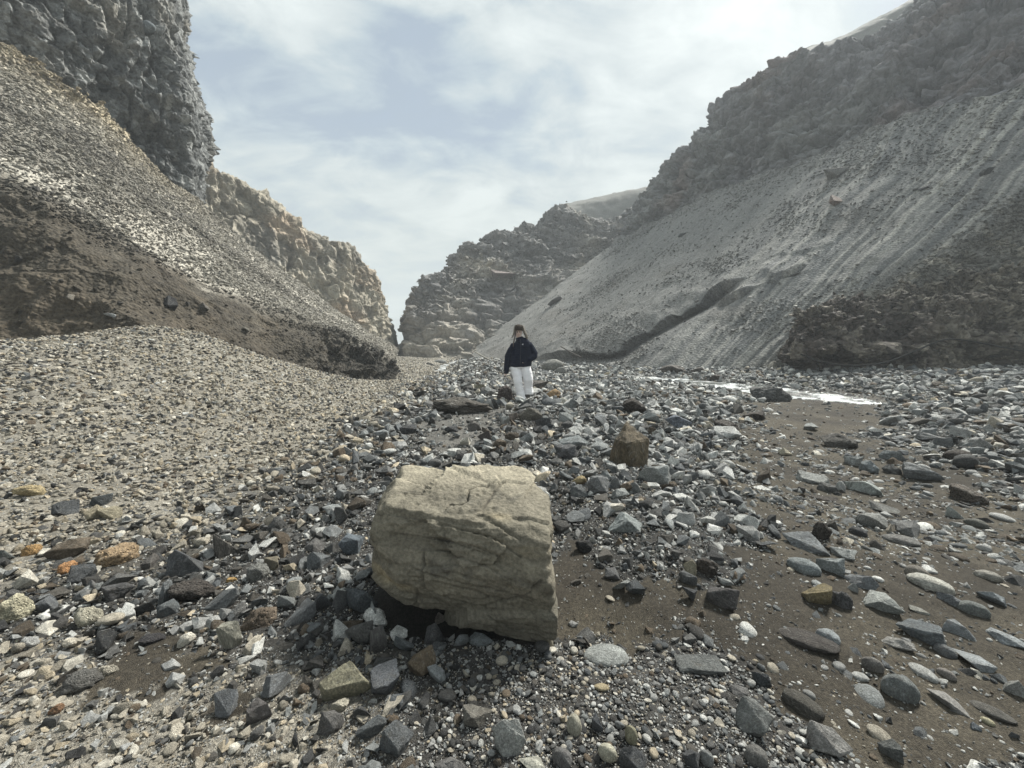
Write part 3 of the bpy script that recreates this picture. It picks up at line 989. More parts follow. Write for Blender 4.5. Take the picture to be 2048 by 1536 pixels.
SRC = bpy.data.collections.new('stone_shapes')     # shapes only, not linked into the scene
forms = ['angular'] * 9 + ['slab'] * 3 + ['round'] * 4 + ['pitted'] * 4
for i, fm in enumerate(forms):
    o = bpy.data.objects.new('shape_%02d' % i, rock_mesh('shape', fm, 300 + i, 2 if fm in ('round', 'slab') else 3, M_pitted_i if fm == 'pitted' else M_stone_i))
    SRC.objects.link(o)
IDX = {'angular': list(range(0, 9)), 'slab': [9, 10, 11], 'round': [12, 13, 14, 15], 'pitted': [16, 17, 18, 19]}

gn = bpy.data.node_groups.new('scatter', 'GeometryNodeTree')
gn.interface.new_socket('Geometry', in_out='INPUT', socket_type='NodeSocketGeometry')
gn.interface.new_socket('Geometry', in_out='OUTPUT', socket_type='NodeSocketGeometry')
gi, go = gn.nodes.new('NodeGroupInput'), gn.nodes.new('NodeGroupOutput')
ci = gn.nodes.new('GeometryNodeCollectionInfo')
ci.inputs['Collection'].default_value = SRC
ci.inputs['Separate Children'].default_value = True
ci.inputs['Reset Children'].default_value = True
ip = gn.nodes.new('GeometryNodeInstanceOnPoints')
ip.inputs['Pick Instance'].default_value = True


def named(nm, ty):
    n = gn.nodes.new('GeometryNodeInputNamedAttribute')
    n.data_type = ty
    n.inputs['Name'].default_value = nm
    return n.outputs[0]


mp_ = gn.nodes.new('GeometryNodeMeshToPoints')
gn.links.new(gi.outputs[0], mp_.inputs['Mesh'])
gn.links.new(mp_.outputs[0], ip.inputs['Points'])
gn.links.new(ci.outputs[0], ip.inputs['Instance'])
gn.links.new(named('pick', 'INT'), ip.inputs['Instance Index'])
gn.links.new(named('turn', 'FLOAT_VECTOR'), ip.inputs['Rotation'])
gn.links.new(named('size', 'FLOAT_VECTOR'), ip.inputs['Scale'])
gn.links.new(ip.outputs[0], go.inputs[0])

PAL = {
    'dark': [(.070, .070, .068), (.045, .045, .045), (.095, .094, .09), (.062, .059, .055), (.15, .148, .142), (.085, .078, .068)],
    'blue': [(.125, .132, .134), (.165, .172, .172), (.10, .107, .112), (.23, .24, .235)],
    'pale': [(.36, .36, .345), (.47, .47, .445), (.28, .28, .27), (.60, .595, .56)],
    'cream': [(.48, .435, .355), (.39, .352, .285), (.56, .525, .45), (.33, .298, .24), (.44, .375, .275)],
    'brown': [(.11, .085, .06), (.085, .068, .05), (.14, .11, .078)],
}
for k in PAL:
    PAL[k] = np.array(PAL[k])


def tints(names, r):
    out = np.zeros((len(names), 3))
    for k, c in PAL.items():
        m_ = names == k
        out[m_] = c[r.integers(0, len(c), m_.sum())]
    out = np.where((names == 'dark')[:, None] | (names == 'blue')[:, None], out * 1.0, out)
    return out * r.uniform(.75, 1.3, (len(names), 1))


def choose(r, n, weights):
    """weights: dict name -> array of per-point weight"""
    ks = list(weights)
    W = np.stack([np.broadcast_to(weights[k], (n,)) for k in ks], 1).astype(float)
    W = np.cumsum(W / W.sum(1, keepdims=True), 1)
    return np.array(ks)[(r.random(n)[:, None] > W).sum(1).clip(0, len(ks) - 1)]


def picks(fm, r):
    out = np.zeros(len(fm), np.int32)
    for k, ids in IDX.items():
        m_ = fm == k
        out[m_] = np.array(ids)[r.integers(0, len(ids), m_.sum())]
    return out


def scatter(name, P_, size, turn, pick, tint):
    me = bpy.data.meshes.new(name)
    me.vertices.add(len(P_))
    me.vertices.foreach_set('co', P_.astype(np.float32).ravel())
    for nm, ty, ar in (('size', 'FLOAT_VECTOR', size), ('turn', 'FLOAT_VECTOR', turn)):
        me.attributes.new(nm, ty, 'POINT').data.foreach_set('vector', ar.astype(np.float32).ravel())
    me.attributes.new('pick', 'INT', 'POINT').data.foreach_set('value', pick.astype(np.int32))
    me.attributes.new('tint', 'FLOAT_COLOR', 'POINT').data.foreach_set('color', np.concatenate([tint, np.ones((len(tint), 1))], 1).astype(np.float32).ravel())
    me.update()
    o = link(name, me)
    o.modifiers.new('scatter', 'NODES').node_group = gn
    o['kind'] = 'stuff'
    print('%-22s %7d stones  %.1fs' % (name, len(P_), time.time() - T0))
    return o


# ------------------------------------------------------------------ the big tan boulder
pl = [((-.17, -.96, -.20), (-.10, 1.745, .28)), ((-.20, -.90, .34), (-.10, 1.745, .36)), ((.03, -.17, 1), (-.2, 2.2, .628)), ((-.04, -.62, .78), (-.3, 1.90, .60)), ((1, -.04, .04), (.205, 2.0, .35)),
      ((-1, -.12, .10), (-.725, 2.0, .45)), ((-.80, -.1, .60), (-.68, 2.2, .62)), ((-.70, -.30, -.72), (-.60, 1.87, .155)), ((-.28, -.35, -.9), (-.2, 1.80, .045)), ((.35, -.1, .9), (.13, 2.0, .66)),
      ((.05, 0, -1), (0, 2, -.10)), ((.1, 1, .25), (-.2, 2.42, .4)), ((.7, .2, .75), (.17, 2.1, .60)), ((.85, -.55, .1), (.205, 1.74, .30)), ((-.75, -.72, -.2), (-.70, 1.93, .4))]
C0 = np.array([-.25, 2.08, .32])
Nn = np.array([a for a, b_ in pl], float)
Nn /= np.linalg.norm(Nn, axis=1, keepdims=True)
D = ((np.array([b_ for a, b_ in pl]) - C0) * Nn).sum(1)
v6, f6 = ico(7)
rad_ = hull_radius(v6, Nn, D, .028)
P_ = v6 * rad_[:, None]
q = P_ + C0
# beds sweep down to the right over the front; thin ledges, chips, hollows
bed = q[:, 2] + .13 * q[:, 0] + .05 * np.sin(q[:, 0] * 4) + .05 * fbm(q, .5, 3, 203)
k = bed / .062
i_ = np.floor(k)
fr_ = k - i_
rb = _h(i_.astype(np.int64), (i_ * 0).astype(np.int64), (i_ * 0).astype(np.int64), 5).astype(float) / 4294967295.0
led = (rb - .5) * .030 * (0.4 + sstep(-.3, .5, fbm(q, .35, 3, 204))) - .012 * (1 - sstep(0, .2, fr_)) * sstep(-.2, .3, fbm(q * np.array([1, 1, 2]), .3, 3, 205))
fh, fc, frr = facets(q, .26, 206, 1.0, (1.8, 1.8, .6))
crk = fbm(q @ np.array([[.8, .3, .4], [-.5, .8, .2], [.5, -.4, 1.5]]) + 4.7, .36, 5, 219)
crack = -.022 * (1 - sstep(0, .02, np.abs(crk))) * sstep(-.1, .3, fbm(q, .5, 2, 210))
off = 1.9 * led * (1 - .7 * sstep(.0, .2, q[:, 0])) * sstep(.10, .42, q[:, 2] + .1 * q[:, 0]) * sstep(-.72, -.5, q[:, 0])  + .04 * fh + .045 * fbm(q * np.array([.6, .6, 1.5]), .3, 4, 207) + .010 * fbm(q * np.array([1, 1, 3.]), .05, 3, 208) + crack
fk, fkc, _ = facets(q @ np.array([[1, 0, .15], [0, 1, 0], [0, 0, 1]]), .24, 221, 1.0, (1.9, 1.9, .55))
crack2 = (1 - sstep(0, .045, fkc)) * sstep(.0, .3, fbm(q, .35, 3, 222))
off = off - .014 * crack2 + .006 * fbm(q, .03, 3, 223) - .010 * sstep(.3, .6, fbm(q * np.array([1, 1, 1.8]), .06, 3, 224))
q = q + off[:, None] * v6
q[:, 0] = np.where(q[:, 0] > .205, .205 + (q[:, 0] - .205) * .25, q[:, 0])
q[:, 0] = np.where(q[:, 0] < -.735, -.735 + (q[:, 0] + .735) * .25, q[:, 0])
bc = np.tile(np.array([.140, .126, .097]), (len(q), 1))
bc *= (.72 + .5 * rb)[:, None]
bc = lerpc(bc, crack2 * .75, (.035, .032, .027))
bc = lerpc(bc, np.clip(-crack / .022, 0, 1) * .5, (.06, .055, .045))
bc = lerpc(bc, sstep(-.3, .4, fbm(q * np.array([.6, .6, 2.2]), .22, 4, 211)) * .65, (.16, .145, .11))
bc = lerpc(bc, sstep(.15, .5, fbm(q * np.array([.6, .6, 2.5]), .3, 4, 212)) * .7, (.33, .27, .165))
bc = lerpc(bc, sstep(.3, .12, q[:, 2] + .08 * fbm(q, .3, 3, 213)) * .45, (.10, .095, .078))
bc = lerpc(bc, sstep(.35, .55, fbm(q, .12, 3, 214)) * .5, (.07, .066, .056))
# top painted paler to stand in for light from above
bc = lerpc(bc, sstep(.60, .655, q[:, 2]) * .75, (.31, .278, .21))
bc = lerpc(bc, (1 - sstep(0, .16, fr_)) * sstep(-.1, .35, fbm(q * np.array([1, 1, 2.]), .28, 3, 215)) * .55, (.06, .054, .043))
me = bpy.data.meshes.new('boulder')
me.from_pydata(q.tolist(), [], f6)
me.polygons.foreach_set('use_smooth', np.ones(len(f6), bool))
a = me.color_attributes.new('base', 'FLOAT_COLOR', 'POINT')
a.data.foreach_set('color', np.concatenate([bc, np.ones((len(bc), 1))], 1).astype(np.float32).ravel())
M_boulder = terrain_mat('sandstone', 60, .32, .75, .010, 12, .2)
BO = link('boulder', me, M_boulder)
BO['label'] = 'big squarish tan boulder with layered beds standing in the foreground rubble'
BO['category'] = 'boulder'

# ------------------------------------------------------------------ single stones the photo lets one pick out
D_, G_, B_, L_, W_c, C_, O_, T_, K_, V_ = ((.06, .062, .066), (.13, .13, .13), (.11, .13, .145), (.27, .28, .27), (.42, .42, .4), (.44, .40, .31), (.42, .24, .10), (.17, .13, .085), (.05, .042, .036), (.17, .19, .18))
# (x, y, width, height in the photo, shape, colour, label)
HERO = [
    (1257, 902, 76, 98, 'angular', (.125, .10, .066), 'tall ochre-brown stone standing on end in the rubble behind the boulder'),
    (1306, 952, 62, 40, 'angular', L_, 'pale grey stone at the foot of the tall ochre-brown stone'),
    (1266, 815, 50, 34, 'pitted', K_, 'dark rough stone on the rubble ridge beyond the tall ochre stone'),
    (1300, 836, 40, 22, 'angular', L_, 'light flat-topped stone beside the dark rough stone on the ridge'),
    (1358, 845, 50, 28, 'slab', (.13, .15, .19), 'bluish slab lying on the rubble ridge'),
    (1541, 792, 76, 36, 'pitted', (.07, .07, .068), 'dark domed stone at the edge of the stream'),
    (1510, 832, 42, 22, 'angular', K_, 'black peaked stone on sand below the dark domed stone'),
    (1455, 868, 52, 26, 'angular', W_c, 'whitish stone under a dark one at the edge of the sand'),
    (1452, 852, 62, 26, 'pitted', K_, 'dark brown stone resting above the whitish one at the sand edge'),
    (1570, 904, 26, 18, 'angular', C_, 'small cream block alone on the brown sand'),
    (1456, 930, 26, 18, 'round', W_c, 'small white stone at the rim of the rubble near the sand'),
    (1107, 791, 30, 24, 'pitted', (.27, .18, .09), 'ochre round stone on the ridge beside the standing person'),
    (1010, 790, 40, 34, 'pitted', (.07, .055, .05), 'dark reddish stone at the feet of the standing person'),
    (925, 812, 116, 34, 'pitted', (.062, .055, .046), 'low dark earthy mound of rock before the standing person'),
    (1078, 772, 36, 20, 'angular', (.085, .075, .065), 'dark flat stone just behind the feet of the standing person'),
    (960, 777, 26, 16, 'angular', (.24, .22, .16), 'pale tan stone beyond the low dark mound'),
    (1062, 832, 48, 30, 'angular', (.13, .12, .10), 'brownish grey stone in front of the standing person'),
    (1022, 838, 26, 20, 'angular', (.12, .10, .085), 'small brown stone in front of the low dark mound'),
    (1056, 810, 38, 22, 'angular', D_, 'dark stone the standing person has just stepped from'),
    (1085, 846, 32, 24, 'angular', D_, 'black angular stone in a clump before the standing person'),
    (1132, 838, 30, 22, 'angular', L_, 'light stone among dark ones on the ridge below the ochre round stone'),
    (816, 861, 32, 22, 'angular', D_, 'dark angular stone on grey silt at the foot of the gravel fan'),
    (902, 860, 26, 16, 'angular', D_, 'small black stone on the patch of grey silt'),
    (948, 856, 26, 18, 'angular', (.12, .11, .10), 'small brown pointed stone at the edge of the grey silt'),
    (970, 872, 30, 26, 'angular', (.10, .09, .085), 'dark upright chip of rock beside the grey silt'),
    (1105, 733, 42, 26, 'round', (.15, .15, .135), 'rounded grey boulder behind the standing person at the slope foot'),
    (1122, 742, 22, 14, 'round', (.14, .14, .13), 'smaller rounded boulder leaning on the rounded grey one at the slope foot'),
    (1432, 757, 26, 14, 'angular', K_, 'dark stone on the near bank at the head of the stream'),
    (1345, 740, 50, 18, 'pitted', (.09, .08, .07), 'dark rock at the foot of the streaked slope by the stream'),
    (1395, 742, 30, 14, 'pitted', (.10, .09, .08), 'small dark rock at the slope foot beyond the stream'),
    (1150, 885, 60, 26, 'slab', (.2, .225, .225), 'pale bluish slab in the rubble beyond the boulder'),
    (1130, 905, 44, 34, 'angular', (.12, .12, .125), 'grey wedge of rock leaning in the rubble beyond the boulder'),
    (1197, 975, 40, 44, 'angular', (.2, .205, .205), 'grey triangular stone standing beside the boulder'),
    (1158, 986, 36, 28, 'angular', (.12, .13, .13), 'grey stone capped with a lighter face beside the boulder'),
    (1158, 962, 28, 18, 'pitted', (.34, .27, .15), 'small yellowish pitted stone just beside the far corner of the boulder'),
    (1240, 990, 36, 24, 'angular', L_, 'light grey stone in front of the tall ochre-brown stone'),
    (1322, 987, 42, 16, 'slab', W_c, 'thin white flake lying below the pale grey stone'),
    (1252, 1043, 72, 38, 'angular', (.24, .275, .265), 'pale greenish grey stone with a lighter stripe near the boulder'),
    (1168, 1094, 36, 26, 'pitted', (.03, .03, .032), 'black cindery lump on sand beside the boulder'),
    (1270, 1178, 36, 30, 'angular', (.07, .08, .085), 'black faceted stone at the lower end of the rubble near the boulder'),
    (1245, 1170, 34, 24, 'angular', L_, 'light grey faceted stone beside the black faceted stone'),
    (1225, 1150, 30, 22, 'angular', G_, 'grey stone at the lower end of the rubble beside the sand'),
    (1444, 1193, 62, 42, 'angular', (.085, .08, .078), 'dark overhanging stone with a grey cap on brown sand'),
    (1376, 1160, 34, 26, 'angular', (.11, .115, .115), 'grey block just above the dark overhanging stone'),
    (1380, 1140, 34, 36, 'angular', (.33, .30, .22), 'cream rough stone next to a dark brown lump on the sand'),
    (1412, 1137, 42, 32, 'pitted', K_, 'dark brown lump next to the cream rough stone on the sand'),
    (1450, 1163, 32, 16, 'angular', L_, 'small light stone behind the dark overhanging stone'),
    (1380, 1192, 28, 26, 'angular', D_, 'dark small stone before the grey block on the sand'),
    (1629, 1185, 60, 54, 'angular', (.20, .165, .095), 'ochre block on sand above the long dark lump'),
    (1680, 1198, 44, 42, 'pitted', (.09, .09, .09), 'dark rough stone beside the ochre block'),
    (1704, 1176, 24, 24, 'angular', L_, 'small grey chip behind the dark rough stone and ochre block'),
    (1609, 1083, 90, 42, 'angular', (.17, .185, .19), 'large grey faceted stone with a pale top at the sand margin'),
    (1643, 1063, 36, 44, 'pitted', K_, 'dark brown crumbly lump behind the large grey faceted stone'),
    (1607, 1130, 62, 36, 'round', (.22, .255, .255), 'smooth blue-green stone in front of the large grey faceted stone'),
    (1660, 1128, 56, 44, 'angular', (.25, .28, .275), 'pale angular stone touching the smooth blue-green one'),
    (1686, 1106, 48, 26, 'angular', L_, 'light stone with a flat top above the pale angular one'),
    (1720, 1158, 60, 34, 'angular', (.17, .185, .195), 'bluish grey stone in the chain of stones on the sand'),
    (1740, 1040, 54, 38, 'angular', (.24, .24, .225), 'square stone with a white top and dark front on the sand'),
    (1716, 1062, 34, 20, 'round', D_, 'small dark cobble beside the square white-topped stone'),
    (1815, 1056, 62, 38, 'angular', (.18, .18, .175), 'grey jagged stone with a buried foot on the sand'),
    (1800, 1078, 70, 24, 'round', (.17, .165, .155), 'long smooth cobble half buried before the grey jagged stone'),
    (1770, 1017, 62, 18, 'slab', (.14, .14, .13), 'thin dark-edged slab lying on the sand'),
    (1641, 992, 66, 20, 'slab', K_, 'long black slab lying on the sand'),
    (1655, 975, 40, 24, 'angular', (.10, .10, .095), 'dark peaked stone behind the long black slab'),
    (1681, 973, 18, 26, 'round', W_c, 'upright egg-shaped white pebble beside the dark peaked stone'),
    (1730, 974, 74, 34, 'slab', (.30, .32, .30), 'pale layered slab in the middle of the sand flat'),
    (1735, 934, 38, 30, 'angular', (.19, .225, .235), 'blue-grey squared stone above the pale layered slab'),
    (1705, 922, 34, 26, 'angular', (.30, .31, .30), 'light stone leaning against the blue-grey squared stone'),
    (1625, 957, 60, 24, 'angular', (.27, .275, .26), 'light stone with dark face on the sand behind the long black slab'),
    (1843, 946, 72, 40, 'angular', (.15, .16, .16), 'wide grey stone with a dark end on the sand flat'),
    (1784, 912, 48, 28, 'angular', (.20, .225, .225), 'grey tilted block behind the wide grey stone'),
    (1782, 941, 36, 24, 'angular', (.13, .13, .125), 'dull stone between the blue-grey squared one and the wide grey one'),
    (1916, 912, 54, 32, 'round', (.045, .036, .03), 'dark brown lump at the edge of the cobble bank'),
    (1963, 921, 28, 20, 'round', (.15, .135, .12), 'rounded brown cobble beside the dark brown lump'),
    (1675, 884, 70, 30, 'angular', (.075, .07, .062), 'dark low rock with muddy base on the sand flat'),
    (1622, 855, 30, 16, 'angular', L_, 'small light wedge alone on the far sand'),
    (1855, 876, 44, 18, 'angular', (.18, .18, .175), 'pale-backed stone with a black underside at the cobble bank edge'),
    (1908, 1026, 34, 28, 'angular', (.36, .38, .36), 'white arrow-shaped stone on the brown sand'),
    (1935, 990, 74, 36, 'pitted', (.10, .085, .07), 'flat brown rock under a small grey stone'),
    (1947, 1000, 28, 22, 'angular', (.2, .215, .22), 'small grey stone resting against the flat brown rock'),
    (1952, 1046, 44, 20, 'round', (.12, .12, .105), 'flat green-grey cobble behind the brown half-buried rock'),
    (2005, 1035, 48, 14, 'round', W_c, 'long white pebble beside the flat green-grey cobble'),
    (1967, 1096, 28, 16, 'round', W_c, 'small white rounded pebble alone on the rippled sand'),
    (1860, 1163, 84, 34, 'round', (.40, .39, .345), 'large smooth cream cobble on the sand'),
    (1832, 1143, 42, 28, 'round', (.24, .22, .19), 'smooth brownish cobble behind the large cream cobble'),
    (1976, 1152, 50, 24, 'round', (.29, .275, .24), 'smooth grey-beige cobble alone beyond the large cream cobble'),
    (1946, 1218, 58, 34, 'round', (.17, .18, .17), 'smooth oval grey cobble among angular stones'),
    (1906, 1200, 60, 30, 'angular', (.16, .175, .185), 'slate grey stone behind the smooth oval grey cobble'),
    (1985, 1195, 56, 30, 'angular', (.21, .24, .255), 'blue-grey jagged stone beyond the smooth oval grey cobble'),
    (1765, 1208, 74, 44, 'angular', (.31, .32, .30), 'pale triangular stone at the bend of the stone chain'),
    (1838, 1222, 38, 16, 'slab', (.36, .35, .31), 'pale flat pebble behind the dark blue-grey slab'),
    (1845, 1258, 92, 50, 'angular', (.12, .14, .15), 'big dark blue-grey slab-like stone on the sand'),
    (1920, 1256, 60, 30, 'angular', (.2, .22, .225), 'grey ridged stone at the side of the big dark blue-grey one'),
    (2015, 1274, 84, 28, 'slab', (.27, .30, .31), 'long pale bluish slab near the edge of the sand'),
    (1795, 1285, 62, 34, 'slab', (.30, .29, .27), 'flat pale plate pressed into the sand'),
    (1890, 1302, 42, 26, 'round', (.16, .17, .17), 'smooth dull cobble below the big dark blue-grey slab-like stone'),
    (1948, 1320, 74, 30, 'angular', (.27, .295, .3), 'pale blue-white stone half sunk in the sand'),
    (1615, 1272, 110, 36, 'round', (.062, .055, .05), 'long dark brown sunken lump on the sand'),
    (1655, 1270, 46, 30, 'round', (.26, .29, .3), 'pale round stone peeping out behind the long dark brown lump'),
    (1799, 1372, 68, 62, 'round', (.19, .21, .2), 'speckled green-grey egg-shaped stone tilted on the sand'),
    (1745, 1330, 40, 34, 'round', (.19, .18, .165), 'half-buried cobble with a pale tip behind the speckled egg-shaped stone'),
    (1720, 1353, 32, 16, 'round', W_c, 'small white capped stone in front of the half-buried cobble'),
    (1892, 1346, 36, 22, 'round', (.24, .22, .20), 'smooth pinkish cobble beyond the speckled egg-shaped stone'),
    (1900, 1402, 80, 38, 'angular', (.26, .25, .235), 'pale veined stone half sunk beside the speckled egg-shaped stone'),
    (2030, 1378, 50, 44, 'angular', (.3, .3, .28), 'light pitted stone at the very edge of the view'),
    (1985, 1420, 80, 28, 'round', (.10, .095, .085), 'dark low stone barely above the sand'),
    (1975, 1444, 26, 14, 'round', (.40, .37, .25), 'small yellow pebble on the sand'),
    (1951, 1456, 26, 20, 'angular', (.14, .165, .19), 'small blue-grey chip below the small yellow pebble'),
    (1605, 1402, 76, 46, 'round', (.075, .07, .06), 'dark rounded lump with a hollow beneath it on sand'),
    (1655, 1478, 84, 66, 'angular', (.27, .26, .245), 'long pale slanting stone in the near sand'),
    (1506, 1440, 76, 72, 'angular', (.19, .195, .185), 'large grey pyramid-shaped stone with a pale edge'),
    (1522, 1360, 38, 34, 'angular', (.06, .068, .075), 'black glossy chip on sand above the grey pyramid-shaped stone'),
    (1478, 1382, 36, 20, 'angular', (.15, .145, .14), 'small grey hooked stone behind the grey pyramid-shaped stone'),
    (1512, 1512, 44, 44, 'round', (.15, .145, .135), 'smooth brownish cobble below the grey pyramid-shaped stone'),
    (1780, 1500, 50, 46, 'angular', (.12, .125, .12), 'dark angular stone in the near sand beside the long pale one'),
    (1212, 1307, 84, 40, 'round', (.30, .31, .295), 'pale grey domed stone with a dark seam before the boulder corner'),
    (1400, 1325, 96, 40, 'angular', (.13, .135, .13), 'low grey stone half buried at the rim of the pebble patch'),
    (1203, 1372, 30, 18, 'round', (.36, .30, .19), 'oval yellow-tan pebble among grey pebbles'),
    (1215, 1508, 36, 38, 'round', (.44, .42, .33), 'round cream pebble with dark speckles'),
    (1265, 1515, 56, 50, 'angular', (.075, .08, .085), 'dark faceted stone beside the speckled cream pebble'),
    (1148, 1455, 28, 38, 'round', (.38, .36, .29), 'upright cream pebble in the near gravel'),
    (1262, 1475, 24, 34, 'round', (.31, .29, .2), 'long yellowish pebble standing in the near gravel'),
    (1194, 1445, 26, 36, 'angular', (.11, .12, .135), 'bluish block standing among the near pebbles'),
    (1380, 1515, 36, 36, 'angular', (.08, .085, .09), 'dark pointed stone in the near pebble bed'),
    (1412, 1518, 28, 30, 'round', (.2, .205, .2), 'grey mottled cobble touching the dark pointed stone'),
    (1124, 1516, 38, 38, 'round', (.17, .165, .16), 'smooth warm grey cobble in the near pebble bed'),
    (1018, 1478, 62, 70, 'angular', (.34, .345, .325), 'whitish granular stone broken to a point in the near gravel'),
    (1063, 1525, 64, 30, 'angular', (.42, .41, .35), 'cream granular stone at the bottom edge of the view'),
    (955, 1432, 58, 44, 'angular', (.16, .15, .13), 'brownish broken stone above the whitish granular one'),
    (902, 1530, 64, 40, 'angular', (.15, .145, .14), 'grey flat stone at the bottom edge in front of the boulder'),
    (792, 1483, 66, 66, 'angular', (.12, .13, .135), 'large blue-grey faceted stone near the bottom of the view'),
    (743, 1455, 58, 48, 'angular', (.12, .135, .14), 'striped grey wedge leaning on the large blue-grey faceted stone'),
    (694, 1370, 96, 84, 'angular', (.22, .205, .145), 'greenish tan pyramid of rock among dark angular stones'),
    (772, 1363, 66, 54, 'angular', (.12, .13, .145), 'blue-grey wedge beside the greenish tan pyramid'),
    (660, 1445, 52, 50, 'angular', (.12, .115, .11), 'dark stone below the greenish tan pyramid'),
    (681, 1412, 36, 30, 'pitted', (.44, .41, .33), 'cream pitted stone touching the greenish tan pyramid'),
    (845, 1328, 52, 52, 'angular', (.16, .125, .085), 'brown split stone on end before the boulder'),
    (808, 1292, 38, 34, 'angular', (.15, .175, .18), 'square blue-grey block with white edges before the boulder'),
    (868, 1273, 46, 46, 'angular', (.11, .11, .11), 'grey stone propped under the lower edge of the boulder'),
    (922, 1284, 28, 28, 'angular', (.19, .215, .22), 'bluish triangular chip under the boulder'),
    (963, 1278, 46, 30, 'angular', (.19, .22, .225), 'pale blue-grey stone under the edge of the boulder'),
    (881, 1238, 26, 18, 'angular', (.2, .175, .15), 'small brown chip perched under the boulder'),
    (874, 1348, 34, 32, 'slab', (.28, .3, .3), 'pale thin curved flake beside the brown split stone'),
    (757, 1285, 32, 60, 'slab', (.13, .125, .12), 'long grey splinter leaning before the boulder'),
    (722, 1267, 54, 48, 'angular', (.12, .118, .112), 'dark angular block beside the long grey splinter'),
    (723, 1200, 58, 50, 'angular', (.10, .118, .128), 'dark blue faceted stone at the foot of the boulder'),
    (685, 1204, 38, 42, 'angular', (.11, .112, .112), 'charcoal stone beside the dark blue faceted stone'),
    (645, 1205, 38, 36, 'angular', (.11, .115, .12), 'charcoal stone on the near side of its darker neighbour'),
    (600, 1228, 58, 44, 'angular', (.13, .14, .145), 'blocky grey stone in the dark rubble before the boulder'),
    (704, 1090, 52, 44, 'angular', (.12, .155, .185), 'glossy blue stone touching the side of the boulder'),
    (638, 1122, 44, 34, 'angular', (.14, .155, .16), 'pale grey block standing near the glossy blue stone'),
    (632, 1092, 40, 28, 'angular', (.13, .125, .12), 'dull grey stone behind the pale grey block'),
    (545, 1130, 30, 30, 'angular', (.17, .15, .11), 'brown slanting stone in the dark rubble'),
    (518, 1146, 44, 38, 'pitted', (.2, .2, .185), 'grey pitted stone beside the brown slanting stone'),
    (455, 1092, 50, 56, 'angular', (.12, .112, .10), 'tall grey-brown ridge-backed stone'),
    (370, 1128, 66, 58, 'angular', (.10, .105, .11), 'large charcoal faceted stone in the rubble'),
    (302, 1128, 34, 30, 'angular', (.13, .12, .11), 'brownish grey stone left behind the large charcoal one'),
    (236, 1113, 78, 42, 'pitted', (.34, .245, .15), 'orange-tan pitted stone with a crusty surface'),
    (141, 1102, 82, 44, 'angular', (.13, .105, .078), 'wide brown faceted stone beside the orange-tan pitted one'),
    (65, 1103, 38, 28, 'pitted', (.40, .25, .11), 'bright orange rounded stone'),
    (165, 1148, 54, 42, 'angular', (.085, .092, .098), 'dark block in front of the wide brown stone'),
    (136, 1136, 36, 24, 'pitted', (.45, .24, .11), 'small stone with a bright orange crust'),
    (12, 1115, 32, 32, 'angular', (.13, .15, .14), 'dark stone with a pale top at the very edge of the view'),
    (134, 1020, 50, 32, 'angular', (.10, .108, .115), 'dark slate wedge on the cream gravel'),
    (188, 1028, 36, 32, 'angular', (.33, .29, .21), 'tan-cream angular stone beside the dark slate wedge'),
    (222, 1028, 44, 28, 'angular', (.36, .32, .23), 'cream stone with a broken pale rim beside its tan neighbour'),
    (205, 1002, 44, 24, 'angular', (.09, .105, .11), 'dark thin wedge with a pale tip on the cream gravel'),
    (58, 985, 60, 26, 'pitted', (.42, .34, .2), 'yellowish crusty stone on the slope of cream gravel'),
    (30, 1222, 66, 56, 'pitted', (.50, .46, .33), 'large yellowish white pitted stone at the edge of the view'),
    (178, 1236, 52, 42, 'pitted', (.46, .43, .34), 'cream pitted stone casting a dark shadow'),
    (94, 1212, 48, 30, 'slab', (.14, .15, .16), 'thin blue-grey slab propped on gravel'),
    (240, 1183, 60, 38, 'angular', (.09, .088, .088), 'rough dark stone in the near rubble'),
    (385, 1183, 90, 46, 'pitted', (.06, .052, .046), 'long dark brown crumbly stone'),
    (332, 1190, 32, 46, 'slab', (.16, .175, .18), 'upright bluish slab leaning on the long dark brown stone'),
    (445, 1198, 66, 42, 'angular', (.14, .15, .15), 'wide speckled grey stone in front of the long dark brown one'),
    (338, 1222, 42, 34, 'angular', (.12, .135, .14), 'grey block with a pale face above the brown sand patch'),
    (520, 1238, 72, 46, 'pitted', (.14, .11, .082), 'brown knobbly rock shading a hollow'),
    (462, 1278, 40, 62, 'slab', (.30, .29, .24), 'long pale slab tilted against the brown knobbly rock'),
    (306, 1275, 50, 22, 'pitted', (.04, .038, .04), 'black cindery stone on the brown sand patch'),
    (168, 1362, 74, 44, 'pitted', (.13, .125, .115), 'dark rock with a grey back beside the brown sand patch'),
    (214, 1342, 40, 28, 'pitted', (.36, .33, .27), 'pale crusty stone resting against the dark grey-backed rock'),
    (113, 1420, 30, 20, 'pitted', (.24, .14, .08), 'rusty hollow stone in cream gravel'),
    (452, 1412, 52, 46, 'angular', (.14, .15, .16), 'blue-grey tilted stone near the bottom of the view'),
    (520, 1428, 48, 54, 'angular', (.14, .13, .125), 'dark stone with a flat brownish face near the bottom of the view'),
    (560, 1370, 60, 46, 'angular', (.15, .16, .165), 'flat-topped grey stone before the greenish tan pyramid'),
    (463, 1160, 20, 12, 'pitted', (.46, .30, .12), 'small bright yellow chip in the dark rubble'),
]
singles = []          # x, y, radius for keeping scattered stones clear
HMESH = {}


def hero_mesh(form, seed, sub):
    k_ = (form, seed, sub)
    if k_ not in HMESH:
        HMESH[k_] = rock_mesh('stone', form, seed, sub, M_pitted_o if form == 'pitted' else M_stone_o)
    return HMESH[k_]


